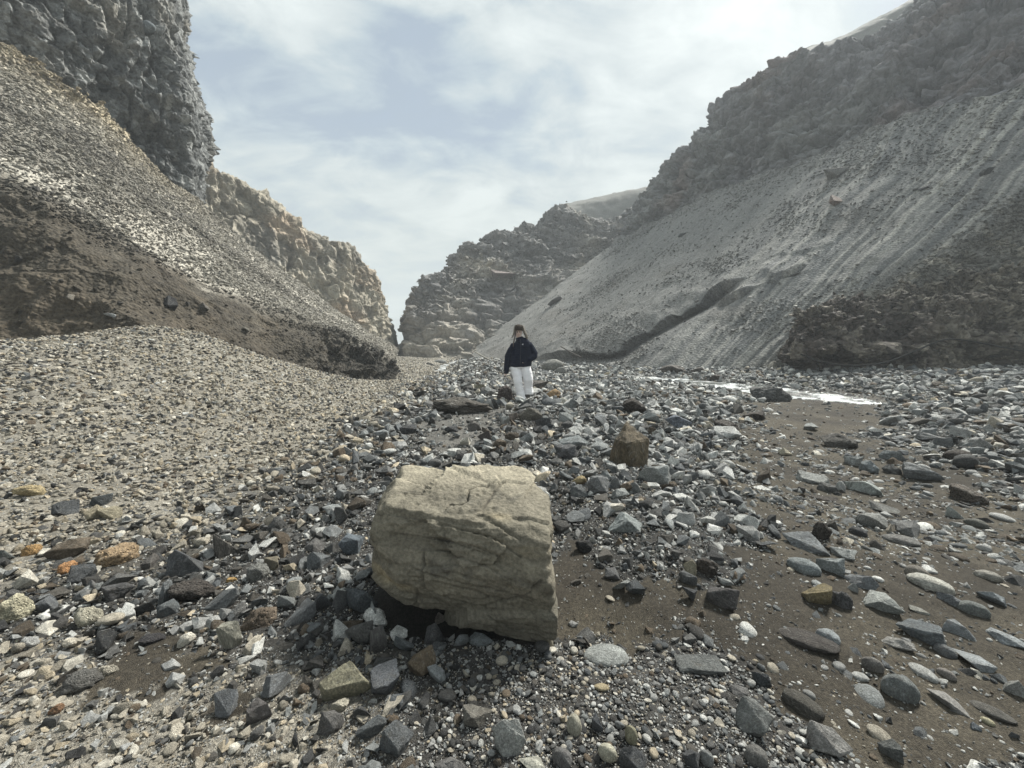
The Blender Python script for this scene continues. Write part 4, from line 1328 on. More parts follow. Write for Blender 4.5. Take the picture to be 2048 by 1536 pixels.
def put_stone(x, y, z, sx, sy, sz, turn, form, seed, sub, tint, label, cat='stone', group=None):
    o = bpy.data.objects.new('stone', hero_mesh(form, seed, sub))
    COL.objects.link(o)
    o.location = (x, y, z)
    o.scale = (sx, sy, sz)
    o.rotation_euler = turn
    o['tint'] = [float(c) for c in tint]
    o['label'] = label
    o['category'] = cat
    if group:
        o['group'] = group
    return o


for j, (hx, hy, w, h, form, tint, lab) in enumerate(HERO):
    P0, t0 = ground_hit(hx, hy + h * .28)
    a_ = abs(math.atan2(EYE - P0[2], math.hypot(P0[0], P0[1])))
    sx = w / 2 / F * t0 * 1.08 / math.sqrt(1 + ((hx - 1024) / F) ** 2) ** .7
    hh_ = h / 2 / F * t0 * 1.12 / math.sqrt(1 + ((768 - hy) / F) ** 2) ** .5
    tint = tuple(np.array(tint) * .6 + np.mean(tint) * .4 if tint[2] > tint[0] else np.array(tint))
    sy = min(sx * .8, hh_ / max(math.sin(a_), .2))
    zext = math.sqrt(max(hh_ ** 2 - (sy * math.sin(a_)) ** 2, (.45 * hh_) ** 2)) / math.cos(a_)
    form_ = form
    on_sand = hx > 1480 and hy > 900
    me_ = hero_mesh(form_, 500 + j, 4)
    zm = max(abs(c[2]) for c in (v_.co for v_ in list(me_.vertices)[::7]))
    g0 = float(ground(P0[0], P0[1]))
    az = math.atan2(P0[0], P0[1])
    tilt = random.uniform(-.15, .15)
    put_stone(P0[0], P0[1], g0 + zext * (.22 if on_sand else .48), sx, sy, zext / max(zm, .3), (random.uniform(-.15, .15), tilt, -az + random.uniform(-.3, .3)), form_, 500 + j, 4, tint, lab)
    singles.append((P0[0], P0[1], sx * 1.0))
HERO_POS = [(s[0], s[1]) for s in singles]
print('heroes', len(HERO), time.time() - T0)
# ------------------------------------------------------------------ rocks lying on the slopes
def surf_at(px, py, patches):
    best = None
    for (_, D, P, c) in patches:
        X, Y = project(P[::2, ::2])
        e = (X - px) ** 2 + (Y - py) ** 2 + 1e6 * (P[::2, ::2, 1] < 1)
        e = np.where(e < e.min() + 20, np.linalg.norm(P[::2, ::2], axis=-1) * .01, 1e9)
        i = np.unravel_index(np.argmin(e), e.shape)
        if best is None or e[i] < best[0]:
            best = (e[i], P[::2, ::2][i])
    return best[1]


SLOPE = [
    (1670, 398, 48, 30, 'angular', (.15, .11, .09), 'brown block caught halfway up the big talus slope', TA_),
    (1672, 345, 44, 20, 'angular', (.12, .115, .105), 'dull grey block just above the brown block on the talus slope', TA_),
    (1108, 603, 32, 13, 'angular', (.07, .065, .06), 'dark splinter of rock lying on the smooth lower talus', TA_),
    (1362, 467, 18, 8, 'angular', (.06, .06, .06), 'small black stone alone high on the pale talus', TA_),
    (1975, 342, 26, 14, 'angular', (.06, .06, .06), 'black stone on the pale band of the talus slope', TA_),
    (1846, 374, 20, 9, 'angular', (.08, .08, .08), 'small dark stone in mid talus between two pale streaks', TA_),
    (1585, 545, 24, 9, 'slab', (.09, .09, .088), 'dark slab at the broken lip on the talus', TA_),
    (1745, 378, 16, 9, 'angular', (.09, .09, .085), 'small dull stone beside the pale gravel streak on the talus', TA_),
    (342, 608, 25, 18, 'angular', (.035, .035, .037), 'black stone stuck in the dark bank above the gravel fan', LB_),
    (222, 630, 18, 12, 'angular', (.32, .33, .33), 'pale grey stone stuck in the dark bank', LB_),
    (415, 614, 26, 16, 'angular', (.09, .08, .07), 'brown stone jutting from the dark bank', LB_),
    (497, 661, 22, 12, 'angular', (.12, .11, .09), 'dull stone low on the dark bank', LB_),
    (508, 705, 16, 9, 'angular', (.3, .29, .26), 'small pale stone at the foot of the dark bank', LB_),
    (140, 592, 18, 12, 'angular', (.2, .18, .15), 'small tan stone in the brown face of the dark bank', LB_),
    (296, 60, 34, 24, 'round', (.15, .17, .18), 'smooth bluish stone set in the black basalt cliff', BC_),
    (1008, 548, 56, 20, 'slab', (.16, .13, .12), 'broad flat slab lying on the middle ridge', RG_),
    (880, 722, 26, 14, 'round', (.15, .15, .14), 'round boulder at the foot of the middle ridge', None),
    (860, 727, 18, 10, 'angular', (.09, .09, .085), 'small dark boulder beside the round one at the ridge foot', None),
    (935, 712, 44, 20, 'angular', (.14, .125, .105), 'tan boulder at the foot of the middle ridge', None),
]
for j, (hx, hy, w, h, form, tint, lab, pt) in enumerate(SLOPE):
    if pt is None:
        P0, _ = ground_hit(hx, max(hy + h * .3, 716))
    else:
        P0 = surf_at(hx, hy, [pt])
    dpt = P0[1] * CP - (P0[2] - EYE) * SP
    sx = w / 2 / F * dpt
    sz = h / 2 / F * dpt
    slope_turn = 0.45 if pt is TA_ else -.35 if pt is LB_ else 0
    put_stone(P0[0], P0[1] - sx * .15, P0[2] + sz * .25, sx, sx * .8, max(sz * 1.5, sx * .35), (0, -slope_turn, random.uniform(-.4, .4)), form, 700 + j % 7, 3, tint, lab)
# the bedrock shelf under the long overhanging lip, the sticks and the hose
def tube_mesh(name, pts, rad, sides=10, sub=6, mat=None):
    pts = np.array(pts, float)
    x = np.linspace(0, len(pts) - 1, (len(pts) - 1) * sub + 1)
    i = np.clip(x.astype(int), 0, len(pts) - 2)
    f = (x - i)[:, None]
    pad = np.concatenate([pts[:1] * 2 - pts[1:2], pts, pts[-1:] * 2 - pts[-2:-1]])
    a, b_, c, d = pad[i], pad[i + 1], pad[i + 2], pad[i + 3]
    C_ = .5 * (2 * b_ + (c - a) * f + (2 * a - 5 * b_ + 4 * c - d) * f ** 2 + (3 * b_ - a - 3 * c + d) * f ** 3)
    T = np.gradient(C_, axis=0)
    T /= np.linalg.norm(T, axis=1, keepdims=True)
    up = np.array([0, 0, 1.0])
    s = np.cross(T, up)
    s /= np.linalg.norm(s, axis=1, keepdims=True) + 1e-9
    u = np.cross(s, T)
    R0 = np.interp(x, np.linspace(0, len(pts) - 1, len(np.atleast_1d(rad))), np.atleast_1d(rad)) if np.ndim(rad) else np.full(len(x), rad)
    an = np.linspace(0, 2 * math.pi, sides, endpoint=False)
    P = C_[:, None] + R0[:, None, None] * (np.cos(an)[None, :, None] * s[:, None] + np.sin(an)[None, :, None] * u[:, None])
    me = grid_mesh(name, P, None, close_u=True)
    return me


def plain(name, col, rough=.8, spec=.3, bump=None, metal=0):
    m, nt, b = new_mat(name)
    b.inputs['Roughness'].default_value = rough
    b.inputs['Specular IOR Level'].default_value = spec
    geo = N(nt, 'ShaderNodeTexCoord')
    sc_, amp = bump or (30, .2)
    n1 = noise(nt, geo.outputs['Object'], sc_, 4, .6)
    nt.links.new(mixc(nt, 1.0, col, ramp(nt, n1, [(.3, 1 - amp), (.7, 1 + amp)]), 'MULTIPLY'), b.inputs['Base Color'])
    bp = N(nt, 'ShaderNodeBump')
    bp.inputs['Strength'].default_value = .5
    bp.inputs['Distance'].default_value = .02
    nt.links.new(n1, bp.inputs['Height'])
    nt.links.new(bp.outputs[0], b.inputs['Normal'])
    return m


hp = [(1578, 690, 17.9), (1592, 704, 16.9), (1640, 722, 15.6), (1700, 731, 15.0), (1770, 725, 14.7), (1830, 702, 14.6), (1870, 685, 14.6), (1900, 678, 14.6), (1940, 682, 14.5), (2000, 693, 14.4), (2060, 704, 14.2), (2200, 725, 13.6), (2400, 745, 13)]
o = link('hose', tube_mesh('hose', at(*np.array(hp).T), .03), plain('black_rubber', (.03, .03, .03), .95, .05))
o['label'] = 'long black hose sagging across the foot of the brown outcrop'
o['category'] = 'hose'
M_wood = plain('driftwood', (.3, .28, .24), .85)
M_wood2 = plain('dark_wood', (.09, .08, .07), .85)
for a1, b1, r_, m_, lab in (((1122, 693, 27), (1163, 715, 25.5), .045, M_wood2, 'dark straight pole stuck in the slope under the overhanging lip'),
                            ((944, 700, 38), (990, 725, 33), .06, M_wood, 'pale bent stick lying at the foot of the talus'),
                            ((918, 694, 39), (928, 702, 38), .09, M_wood, 'short pale stub of wood at the foot of the middle ridge')):
    a_, b_ = at(*[np.array(float(q)) for q in a1]), at(*[np.array(float(q)) for q in b1])
    mid = (a_ + b_) / 2 + np.array([.05, 0, -.06])
    me = tube_mesh('stick', [a_, mid, b_], r_, 8)
    me.materials.append(m_)
    o = bpy.data.objects.new('stick', me)
    COL.objects.link(o)
    o['label'] = lab
    o['category'] = 'stick'

# ------------------------------------------------------------------ the person
PO, tp = ground_hit(1043, 799)
SCL = tp * 1.0 / F          # metres per photo pixel at that distance


def L(px, py, y=0.0):
    """figure coordinates: x and z from the photo, y depth in metres (negative = towards the camera)"""
    return ((px - 1043) * SCL, y, (799 - py) * SCL)


person = None
root_loc = (PO[0], PO[1], float(ground(PO[0], PO[1])) + .02)


def loft(bm, rings, sides=20, cap=True):
    """rings: (centre, rx, ry) swept along, each ring square to the path"""
    C_ = [Vector(r[0]) for r in rings]
    loops = []
    for i, (c, rx, ry) in enumerate(rings):
        t = (C_[min(i + 1, len(C_) - 1)] - C_[max(i - 1, 0)]).normalized()
        s = Vector((1, 0, 0)) - t * t.x
        s.normalize()
        u = t.cross(s).normalized()
        loops.append([bm.verts.new(C_[i] + s * rx * math.cos(a) + u * ry * math.sin(a)) for a in [2 * math.pi * k / sides for k in range(sides)]])
    for a, b_ in zip(loops, loops[1:]):
        for k in range(sides):
            bm.faces.new((a[k], a[(k + 1) % sides], b_[(k + 1) % sides], b_[k]))
    if cap:
        bm.faces.new(loops[0][::-1])
        bm.faces.new(loops[-1])


def cloth_obj(name, build, mat, voxel=.012, smooth=2, wrinkle=None):
    bm = bmesh.new()
    build(bm)
    bmesh.ops.recalc_face_normals(bm, faces=bm.faces)
    me = bpy.data.meshes.new(name)
    bm.to_mesh(me)
    bm.free()
    tmp = bpy.data.objects.new(name, me)
    COL.objects.link(tmp)
    r_ = tmp.modifiers.new('join', 'REMESH')
    r_.mode = 'VOXEL'
    r_.voxel_size = voxel
    if smooth:
        s_ = tmp.modifiers.new('smooth', 'SMOOTH')
        s_.iterations = smooth
    dg = bpy.context.evaluated_depsgraph_get()
    me2 = bpy.data.meshes.new_from_object(tmp.evaluated_get(dg))
    bpy.data.objects.remove(tmp)
    if wrinkle:
        co = np.empty(len(me2.vertices) * 3, np.float32)
        me2.vertices.foreach_get('co', co)
        co = co.reshape(-1, 3)
        no = np.empty(len(me2.vertices) * 3, np.float32)
        me2.vertices.foreach_get('normal', no)
        d = wrinkle(co)
        me2.vertices.foreach_set('co', (co + no.reshape(-1, 3) * d[:, None]).ravel())
    me2.polygons.foreach_set('use_smooth', np.ones(len(me2.polygons), bool))
    me2.name = name
    me2.materials.clear()
    o = link(name, me2, mat)
    return o


Lsh, Rsh = L(1028, 692), L(1058, 691)
Lel, Rel = L(1016, 713, .02), L(1069, 711, .05)
Lwr, Rwr = L(1013, 740, -.02), L(1057, 722, -.10)
hipL, hipR = L(1031, 733), L(1050, 731)
kneeL, kneeR = L(1036, 766, -.10), L(1056, 761, -.03)
ankL, ankR = L(1042, 796, -.06), L(1057, 789, .08)
headc = L(1037, 668)

# body: one continuous surface grown over a skeleton
verts, edges, rad_s = [], [], []


def node(p, r, parent=None, ry=None):
    verts.append(p)
    rad_s.append((r, ry or r))
    if parent is not None:
        edges.append((parent, len(verts) - 1))
    return len(verts) - 1


pel = node(L(1041, 731), .13, None, .10)
wai = node(L(1041, 716), .12, pel, .09)
che = node(L(1041, 698), .15, wai, .10)
nck0 = node(L(1040, 684), .07, che)
nck = node(L(1038, 678.5), .052, nck0)
chin = node(L(1037, 674, -.025), .058, nck, .07)
hd = node(L(1037, 668, -.008), .078, chin, .094)
tp_ = node(L(1037, 661, 0), .070, hd, .08)
for sh, el, wr, end in ((Lsh, Lel, Lwr, L(1012, 745, -.03)), (Rsh, Rel, Rwr, L(1052, 724, -.12))):
    s_ = node(sh, .045, che)
    e_ = node(el, .042, s_)
    w_ = node(wr, .027, e_)
    pm = node(end, .034, w_, .02)
    dirv = (Vector(end) - Vector(wr)).normalized()
    side = dirv.cross(Vector((0, 1, 0))).normalized()
    for k, (off_, ln) in enumerate(((-.03, .075), (-.01, .088), (.01, .082), (.028, .065))):
        b0 = Vector(end) + side * off_ * .7 + dirv * .018
        k1 = node(tuple(b0), .0095, pm)
        k2 = node(tuple(b0 + dirv * ln * .5 + side * off_ * .3 + Vector((0, -.006, 0))), .009, k1)
        node(tuple(b0 + dirv * ln * .95 + Vector((0, -.022, 0))), .0075, k2)
    tb = Vector(wr) + dirv * .03 - side * .03
    k1 = node(tuple(tb), .011, w_)
    node(tuple(tb + dirv * .045 - side * .018 + Vector((0, -.012, 0))), .009, k1)
for hp_, kn, an, toe in ((hipL, kneeL, ankL, L(1044, 799, -.17)), (hipR, kneeR, ankR, L(1056, 792, -.03))):
    h_ = node(hp_, .085, pel)
    k_ = node(kn, .058, h_)
    a_ = node(an, .04, k_)
    node(toe, .035, a_)
me = bpy.data.meshes.new('person')
me.from_pydata(verts, edges, [])
pb = bpy.data.objects.new('person', me)
COL.objects.link(pb)
sk = pb.modifiers.new('skin', 'SKIN')
for i, v_ in enumerate(me.skin_vertices[0].data):
    v_.radius = rad_s[i]
    v_.use_root = (i == 0)
ss = pb.modifiers.new('sub', 'SUBSURF')
ss.levels = ss.render_levels = 2
dg = bpy.context.evaluated_depsgraph_get()
me2 = bpy.data.meshes.new_from_object(pb.evaluated_get(dg))
bpy.data.objects.remove(pb)
me2.polygons.foreach_set('use_smooth', np.ones(len(me2.polygons), bool))
me2.name = 'person'
me2.materials.clear()
person = link('person', me2, plain('skin', (.62, .47, .40), .55, .4, (40, .05)))
person.location = root_loc
person['label'] = 'person in black jacket, white trousers and fur earflap hat standing on the rubble'
person['category'] = 'person'

M_jacket = plain('black_cloth', (.011, .014, .026), .9, .08, (9, .25))
M_trou = plain('white_cloth', (.82, .81, .82), .85, .2, (7, .05))
M_furb = plain('brown_fur', (.062, .052, .044), .95, .1, (60, .35))
M_furl = plain('pale_fur', (.19, .17, .145), .95, .1, (70, .3))
M_hair = plain('brown_hair', (.085, .065, .055), .7, .4, (50, .3))
M_boot = plain('dark_leather', (.035, .03, .026), .6, .4)
M_tan = plain('tan_leather', (.34, .28, .21), .7, .3)


def V3(a, b_, f):
    return tuple(Vector(a).lerp(Vector(b_), f))


def jk(bm):
    loft(bm, [(L(1040, 735), .235, .15), (L(1040, 731), .265, .17), (L(1041, 722), .262, .175), (L(1042, 708), .245, .165), (L(1042, 696), .235, .15),
              (L(1042, 688), .215, .125), (L(1041, 683), .15, .10), (L(1039, 679.5), .09, .085), (L(1038, 676.5), .085, .085)])
    loft(bm, [(V3(Lsh, L(1041, 694), .35), .06, .07), (Lsh, .075, .085), (V3(Lsh, Lel, .5), .082, .085), (Lel, .075, .08), (V3(Lel, Lwr, .5), .07, .072), (Lwr, .062, .062), (L(1012.3, 749, -.03), .05, .052)])
    loft(bm, [(V3(Rsh, L(1041, 694), .35), .06, .07), (Rsh, .075, .085), (V3(Rsh, Rel, .5), .088, .09), (V3(Rsh, Rel, .9), .088, .088), (L(1068, 714, .02), .08, .085), (V3(Rel, Rwr, .6), .07, .075), (Rwr, .058, .062), (L(1053, 724, -.1), .05, .05)])


jac = cloth_obj('jacket', jk, M_jacket, .011, 3, lambda c: .012 * fbm(c * np.array([1, 1, 1.8]), .16, 3, 3, .6) + .004 * fbm(c * np.array([.6, .6, 3]), .05, 2, 4))


def tr(bm):
    loft(bm, [(L(1041, 737, 0), .17, .135), (L(1040, 733), .215, .15), (L(1041, 725), .20, .14), (L(1041, 718), .19, .13)])
    loft(bm, [(L(1043.5, 801, -.09), .112, .10), (L(1042, 795, -.08), .105, .10), (L(1040, 785, -.08), .10, .10), (V3(kneeL, ankL, .35), .098, .10), (kneeL, .10, .105), (V3(hipL, kneeL, .5), .113, .12), (L(1031, 740), .125, .125), (L(1032, 733), .12, .12)])
    loft(bm, [(L(1057.5, 790.5, .03), .108, .10), (L(1057.5, 786, .03), .105, .10), (V3(kneeR, ankR, .5), .104, .10), (kneeR, .113, .11), (V3(hipR, kneeR, .5), .122, .125), (L(1051, 739), .125, .125), (L(1050, 732), .12, .12)])


def twr(c):
    zc = c[:, 2]
    low = np.clip(1 - zc / .5, 0, 1)
    return .009 * fbm(c * np.array([1, 1, 1.3]), .14, 3, 13) + (.004 + .012 * low) * fbm(c * np.array([.7, .7, 3.2]), .09, 3, 14)


tro = cloth_obj('trousers', tr, M_trou, .009, 2, twr)


def shoe(p0, p1, h):
    def f(bm):
        a, b_ = Vector(p0), Vector(p1)
        loft(bm, [(tuple(a + Vector((0, .05, h))), .035, .035), (tuple(a + Vector((0, .04, h * .8))), .045, .04), (tuple(a.lerp(b_, .3) + Vector((0, 0, h * .62))), .047, .045),
                  (tuple(a.lerp(b_, .65) + Vector((0, 0, h * .45))), .05, .035), (tuple(b_ + Vector((0, 0, h * .35))), .045, .026), (tuple(b_ + Vector((0, -.03, h * .28))), .022, .012)])
    return f


s1 = cloth_obj('shoe', shoe(L(1043.5, 803, -.04), L(1046, 806, -.22), .08), M_tan, .008, 1)
s2 = cloth_obj('shoe', shoe(L(1056.5, 794, .06), L(1055.5, 796.5, -.09), .09), M_boot, .008, 1)


def hat(bm):
    loft(bm, [(L(1037.2, 664, .012), .098, .112), (L(1037.2, 661, .012), .108, .122), (L(1037.2, 657.5, .012), .108, .122), (L(1037.5, 654.5, .012), .098, .11), (L(1037.5, 652.8, .012), .07, .08), (L(1037.5, 652.2, .012), .03, .035)])


ht = cloth_obj('fur_hat', hat, M_furb, .009, 2, lambda c: .007 * fbm(c, .03, 2, 8))


def brim(bm):
    loft(bm, [(L(1037, 663.5, -.115), .066, .018), (L(1037, 661, -.125), .074, .022), (L(1037, 657, -.125), .07, .022), (L(1037, 655, -.11), .055, .016)])


br = cloth_obj('brim', brim, M_furb, .008, 1, lambda c: .006 * fbm(c, .025, 2, 9))
br.parent = ht


def flap(pts):
    def f(bm):
        loft(bm, pts)
    return f


fr1 = cloth_obj('ear_flap', flap([(L(1044.5, 655, 0), .026, .05), (L(1046.5, 661, -.01), .030, .065), (L(1049, 668, -.01), .033, .065), (L(1052, 674, -.015), .036, .06), (L(1053.5, 679, -.02), .028, .045), (L(1052.5, 681.5, -.02), .012, .02)]), M_furl, .008, 1, lambda c: .007 * fbm(c, .025, 2, 10))
fr2 = cloth_obj('ear_flap', flap([(L(1030, 656, 0), .022, .05), (L(1028.8, 662, -.01), .022, .06), (L(1028, 669, -.01), .02, .055), (L(1026, 674, -.015), .018, .045), (L(1025, 678, -.02), .012, .02)]), M_furl, .008, 1, lambda c: .006 * fbm(c, .025, 2, 11))
fr1.parent = ht
fr2.parent = ht


def hairf(bm):
    for x0, x1, yy in ((1030.5, 1026.5, -.10),):
        loft(bm, [(L(x0 + (1.5 if x0 < 1037 else -1.5), 663, -.055), .018, .022), (L(x0, 672, -.075), .02, .02), (L((x0 + x1) / 2, 681, yy - .03), .018, .014), (L(x1, 690 if x0 < 1037 else 684, yy - .05), .014, .011), (L(x1 - .3, 697 if x0 < 1037 else 687, yy - .06), .006, .006)], 8)


hr = cloth_obj('hair', hairf, M_hair, .007, 1, lambda c: .004 * fbm(c * np.array([3, 3, .5]), .03, 2, 12))
# face
M_lip = plain('lips', (.38, .15, .13), .5)
M_eye = plain('eye', (.05, .04, .04), .3)


def blob(name, p, sx, sy, sz, mat, parent):
    v, f = ICO[3]
    me = bpy.data.meshes.new(name)
    me.from_pydata((v * np.array([sx, sy, sz]) + np.array(p)).tolist(), [], f)
    me.polygons.foreach_set('use_smooth', np.ones(len(f), bool))
    o = link(name, me, mat, parent)
    return o


skin = me2.materials[0]
eyeL = blob('eye', L(1034.7, 667.2, -.096), .016, .009, .010, M_eye, person)
eyeR = blob('eye', L(1039.3, 667.2, -.096), .016, .009, .010, M_eye, person)
blob('eyebrow', L(1034.6, 665.6, -.098), .018, .006, .004, M_hair, person)
blob('eyebrow', L(1039.4, 665.6, -.098), .018, .006, .004, M_hair, person)
blob('nose', L(1037, 669.2, -.108), .012, .019, .020, skin, person)
blob('mouth', L(1037, 672.6, -.092), .021, .008, .006, M_lip, person)
# white mark on the chest, zip and pocket
lg = bpy.data.meshes.new('jacket_logo')
q0 = Vector(L(1044.6, 690.6, -.158))
w_ = .017
lv = [(-w_, 0, -w_), (w_ * .2, 0, -w_), (w_ * .3, 0, w_ * 1.2), (w_ * .5, 0, -w_), (w_ * 1.1, 0, -w_), (w_ * 1.1, 0, w_)]
vv = [tuple(q0 + Vector(a)) for a in lv] + [tuple(q0 + Vector(a) + Vector((0, .02, 0))) for a in lv]
lg.from_pydata(vv, [], [(0, 1, 2), (3, 4, 5), (0, 6, 7, 1), (1, 7, 8, 2), (2, 8, 6, 0), (3, 9, 10, 4), (4, 10, 11, 5), (5, 11, 9, 3)])
lgo = link('jacket_logo', lg, plain('white_print', (.75, .75, .75)), jac)
zp = link('zip', tube_mesh('zip', [L(1040.5, 681, -.118), L(1041, 690, -.156), L(1041, 700, -.172), L(1040.5, 715, -.184), L(1040, 730, -.176)], .004, 6), plain('zip_metal', (.03, .03, .035), .4), jac)
for o in (jac, tro, s1, s2, ht, hr):
    o.parent = person
print('person', time.time() - T0)

# ------------------------------------------------------------------ loose stones on the ground
KMIN = 0.0028
R_ = np.random.default_rng(99)
n0 = 380000
lr = R_.uniform(math.log(.78), math.log(46), n0)
r_ = np.exp(lr)
thr = R_.uniform(-math.radians(66), math.radians(66), n0)
x_, y_ = r_ * np.sin(thr), r_ * np.cos(thr)
sandz, siltz, creamz, pebz = zones(x_, y_)
smin = np.maximum(KMIN * r_, .0035)
s_ = smin * R_.random(n0) ** (-1 / 1.9)
rub = (1 - creamz) * (1 - pebz)
p3 = np.stack([x_, y_, 0 * x_], -1)
cl_ = fbm(p3, .6, 3, 301)
cap = .036 + .0065 * r_.clip(0, 8) * creamz + rub * (.035 + .026 * r_.clip(0, 9) + .065 * sstep(-.05, .5, cl_))
cap = np.where(sandz > .5, .10 + .05 * sstep(0, .5, cl_) + .006 * r_, cap)
s_ = np.where(s_ > cap, cap * R_.uniform(.45, 1, n0), s_)
keep = np.ones(n0, bool)
rough_s = sstep(.0, .45, fbm(p3, .9, 3, 303))
prob = np.where(sandz > .5, .14 + .60 * rough_s * (s_ > .010) + .12 * sstep(.2, .5, fbm(p3, .3, 3, 304)), 1.0)
prob = prob * np.where(siltz > .5, .14, 1.0)
prob = prob * (1 - (stream_d(x_, y_) < -.1) * .9)
# the far sand by the stream stays nearly bare; the cobble bank beyond its right side is crowded
bare = poly_mask(*project(np.stack([x_, y_, 0 * x_ - .1], -1)), [(1560, 800), (1740, 806), (1760, 850), (1640, 870), (1560, 850)])
prob = np.where(bare, .05, prob)
keep &= R_.random(n0) < prob
# clear of the boulder and of the single stones
keep &= ~(poly_mask(x_, y_, [(-.70, 1.95), (-.45, 1.86), (-.2, 1.84), (.20, 1.76), (.28, 2.2), (.2, 2.5), (-.75, 2.5), (-.78, 2.1)]) & (s_ > .0))
HP = np.array(singles)
for hx_, hy_, hr_ in HP:
    d_ = np.hypot(x_ - hx_, y_ - hy_)
    keep &= ~((d_ < hr_ * .85 + s_ * .35) & (s_ > hr_ * .25))
    keep &= ~(d_ < hr_ * .55)
keep &= ~((np.hypot(x_ - PO[0], y_ - PO[1]) < .22) & (s_ > .07))
x_, y_, s_, r_, sandz, siltz, creamz, pebz, p3 = [q[keep] for q in (x_, y_, s_, r_, sandz, siltz, creamz, pebz, p3)]
n1_ = len(x_)
bluez = sstep(.1, .8, x_ - .3 + .4 * fbm(p3, 1, 2, 305))
kinds = choose(R_, n1_, {
    'dark': .50 * (1 - creamz) * (1 - .5 * bluez) + .20 * creamz * (1 + 2 * (s_ > .045)) + .25 * pebz,
    'blue': .20 * (1 - creamz) + .35 * bluez + .03,
    'pale': .22 * (1 - creamz) + .42 * bluez + .10 + .5 * (s_ < .02),
    'cream': .08 + .95 * creamz + .22 * pebz + .12 * (x_ < .3) * (s_ < .03),
    'brown': .09 + .25 * sandz * (s_ > .02)})
wr = choose(R_, n1_, {
    'angular': .75 * (1 - .3 * sandz) * (1 - .8 * pebz) + 0 * s_, 'slab': .13 + 0 * s_, 'round': .03 + .8 * pebz + .22 * sandz * (x_ > 1) + .18 * (x_ > 5), 'pitted': .05 + .75 * creamz * (kinds == 'cream') + .3 * (kinds == 'brown')})
tn = tints(kinds, R_)
asp = R_.uniform(.5, .95, n1_)
z_ = ground(x_, y_)
size = np.stack([s_ * .5, s_ * .5 * R_.uniform(.75, 1.1, n1_), s_ * .5 * asp], -1)
turn = np.stack([R_.uniform(-.5, .5, n1_), R_.uniform(-.5, .5, n1_), R_.uniform(0, 6.28, n1_)], -1)
ang = wr == 'angular'
turn[ang, 0] = R_.uniform(-1.6, 1.6, ang.sum())
pk = picks(wr, R_)
bury = np.where(sandz > .5, -.05, .3)
Pp = np.stack([x_, y_, z_ + s_ * .5 * asp * bury + np.where(sandz > .5, 0, .10 * s_)], -1)

# the largest in view become objects of their own
px_, py_ = project(Pp)
vis = (px_ > 15) & (px_ < 2035) & (py_ > 720) & (py_ < 1525)
app = np.where(vis, s_ / r_, 0)
NS = 298 - len(HERO) - len(SLOPE)
top = np.argsort(-app)[:NS]


def short(lab):
    w = lab.split()
    stop = {'on', 'in', 'beside', 'near', 'at', 'behind', 'with', 'lying', 'standing', 'resting', 'just', 'below', 'above', 'under', 'beyond', 'before', 'touching', 'leaning', 'alone', 'among', 'between', 'against', 'next', 'pressed', 'propped', 'half', 'the',
            'peeping', 'perched', 'casting', 'shading', 'caught', 'stuck', 'from', 'broken', 'tilted', 'left', 'barely', 'to', 'halfway'}
    out = [w[0]]
    for q in w[1:]:
        if q in stop:
            break
        out.append(q)
    return ' '.join(out[-5:])


used = {h[6] for h in HERO} | {h[6] for h in SLOPE}
WORD = {'dark': 'dark grey', 'blue': 'bluish grey', 'pale': 'pale grey', 'cream': 'cream', 'brown': 'brown'}
SHAPE = {'angular': 'angular', 'slab': 'flat', 'round': 'rounded', 'pitted': 'pitted'}
shn = [short(h[6]) for h in HERO]
for i in top:
    d_ = np.hypot(HP[:, 0] - x_[i], HP[:, 1] - y_[i])
    order = np.argsort(d_)[:6]
    base = '%s %s stone' % (WORD[kinds[i]], SHAPE[wr[i]])
    lab = None
    for q in range(60):
        j = order[q % 6]
        rel = 'behind' if HP[j, 1] < y_[i] - .04 - HP[j, 2] * .5 else 'in front of' if HP[j, 1] > y_[i] + .04 + HP[j, 2] * .5 else 'beside'
        pre = ['', 'small ' if s_[i] < .09 else 'large '][q // 6 % 2]
        cand = '%s%s %s the %s' % (pre, base, rel, shn[j])
        if q >= 12:
            j2 = order[(q * 5 + q // 6 + 1) % 6]
            if j2 == j:
                continue
            cand = '%s between the %s and the %s' % (base, shn[j], shn[j2])
        if cand not in used and len(cand.split()) <= 16:
            lab = cand
            break
    if lab is None:
        lab = base + ' in the rubble'
    used.add(lab)
    sub = 3
    put_stone(*Pp[i], *size[i], tuple(turn[i]), wr[i], 900 + int(pk[i]), 4 if app[i] > .06 else 3, tn[i], lab)
rest = np.ones(n1_, bool)
rest[top] = False
scatter('loose_stones', Pp[rest], size[rest], turn[rest], pk[rest], tn[rest])


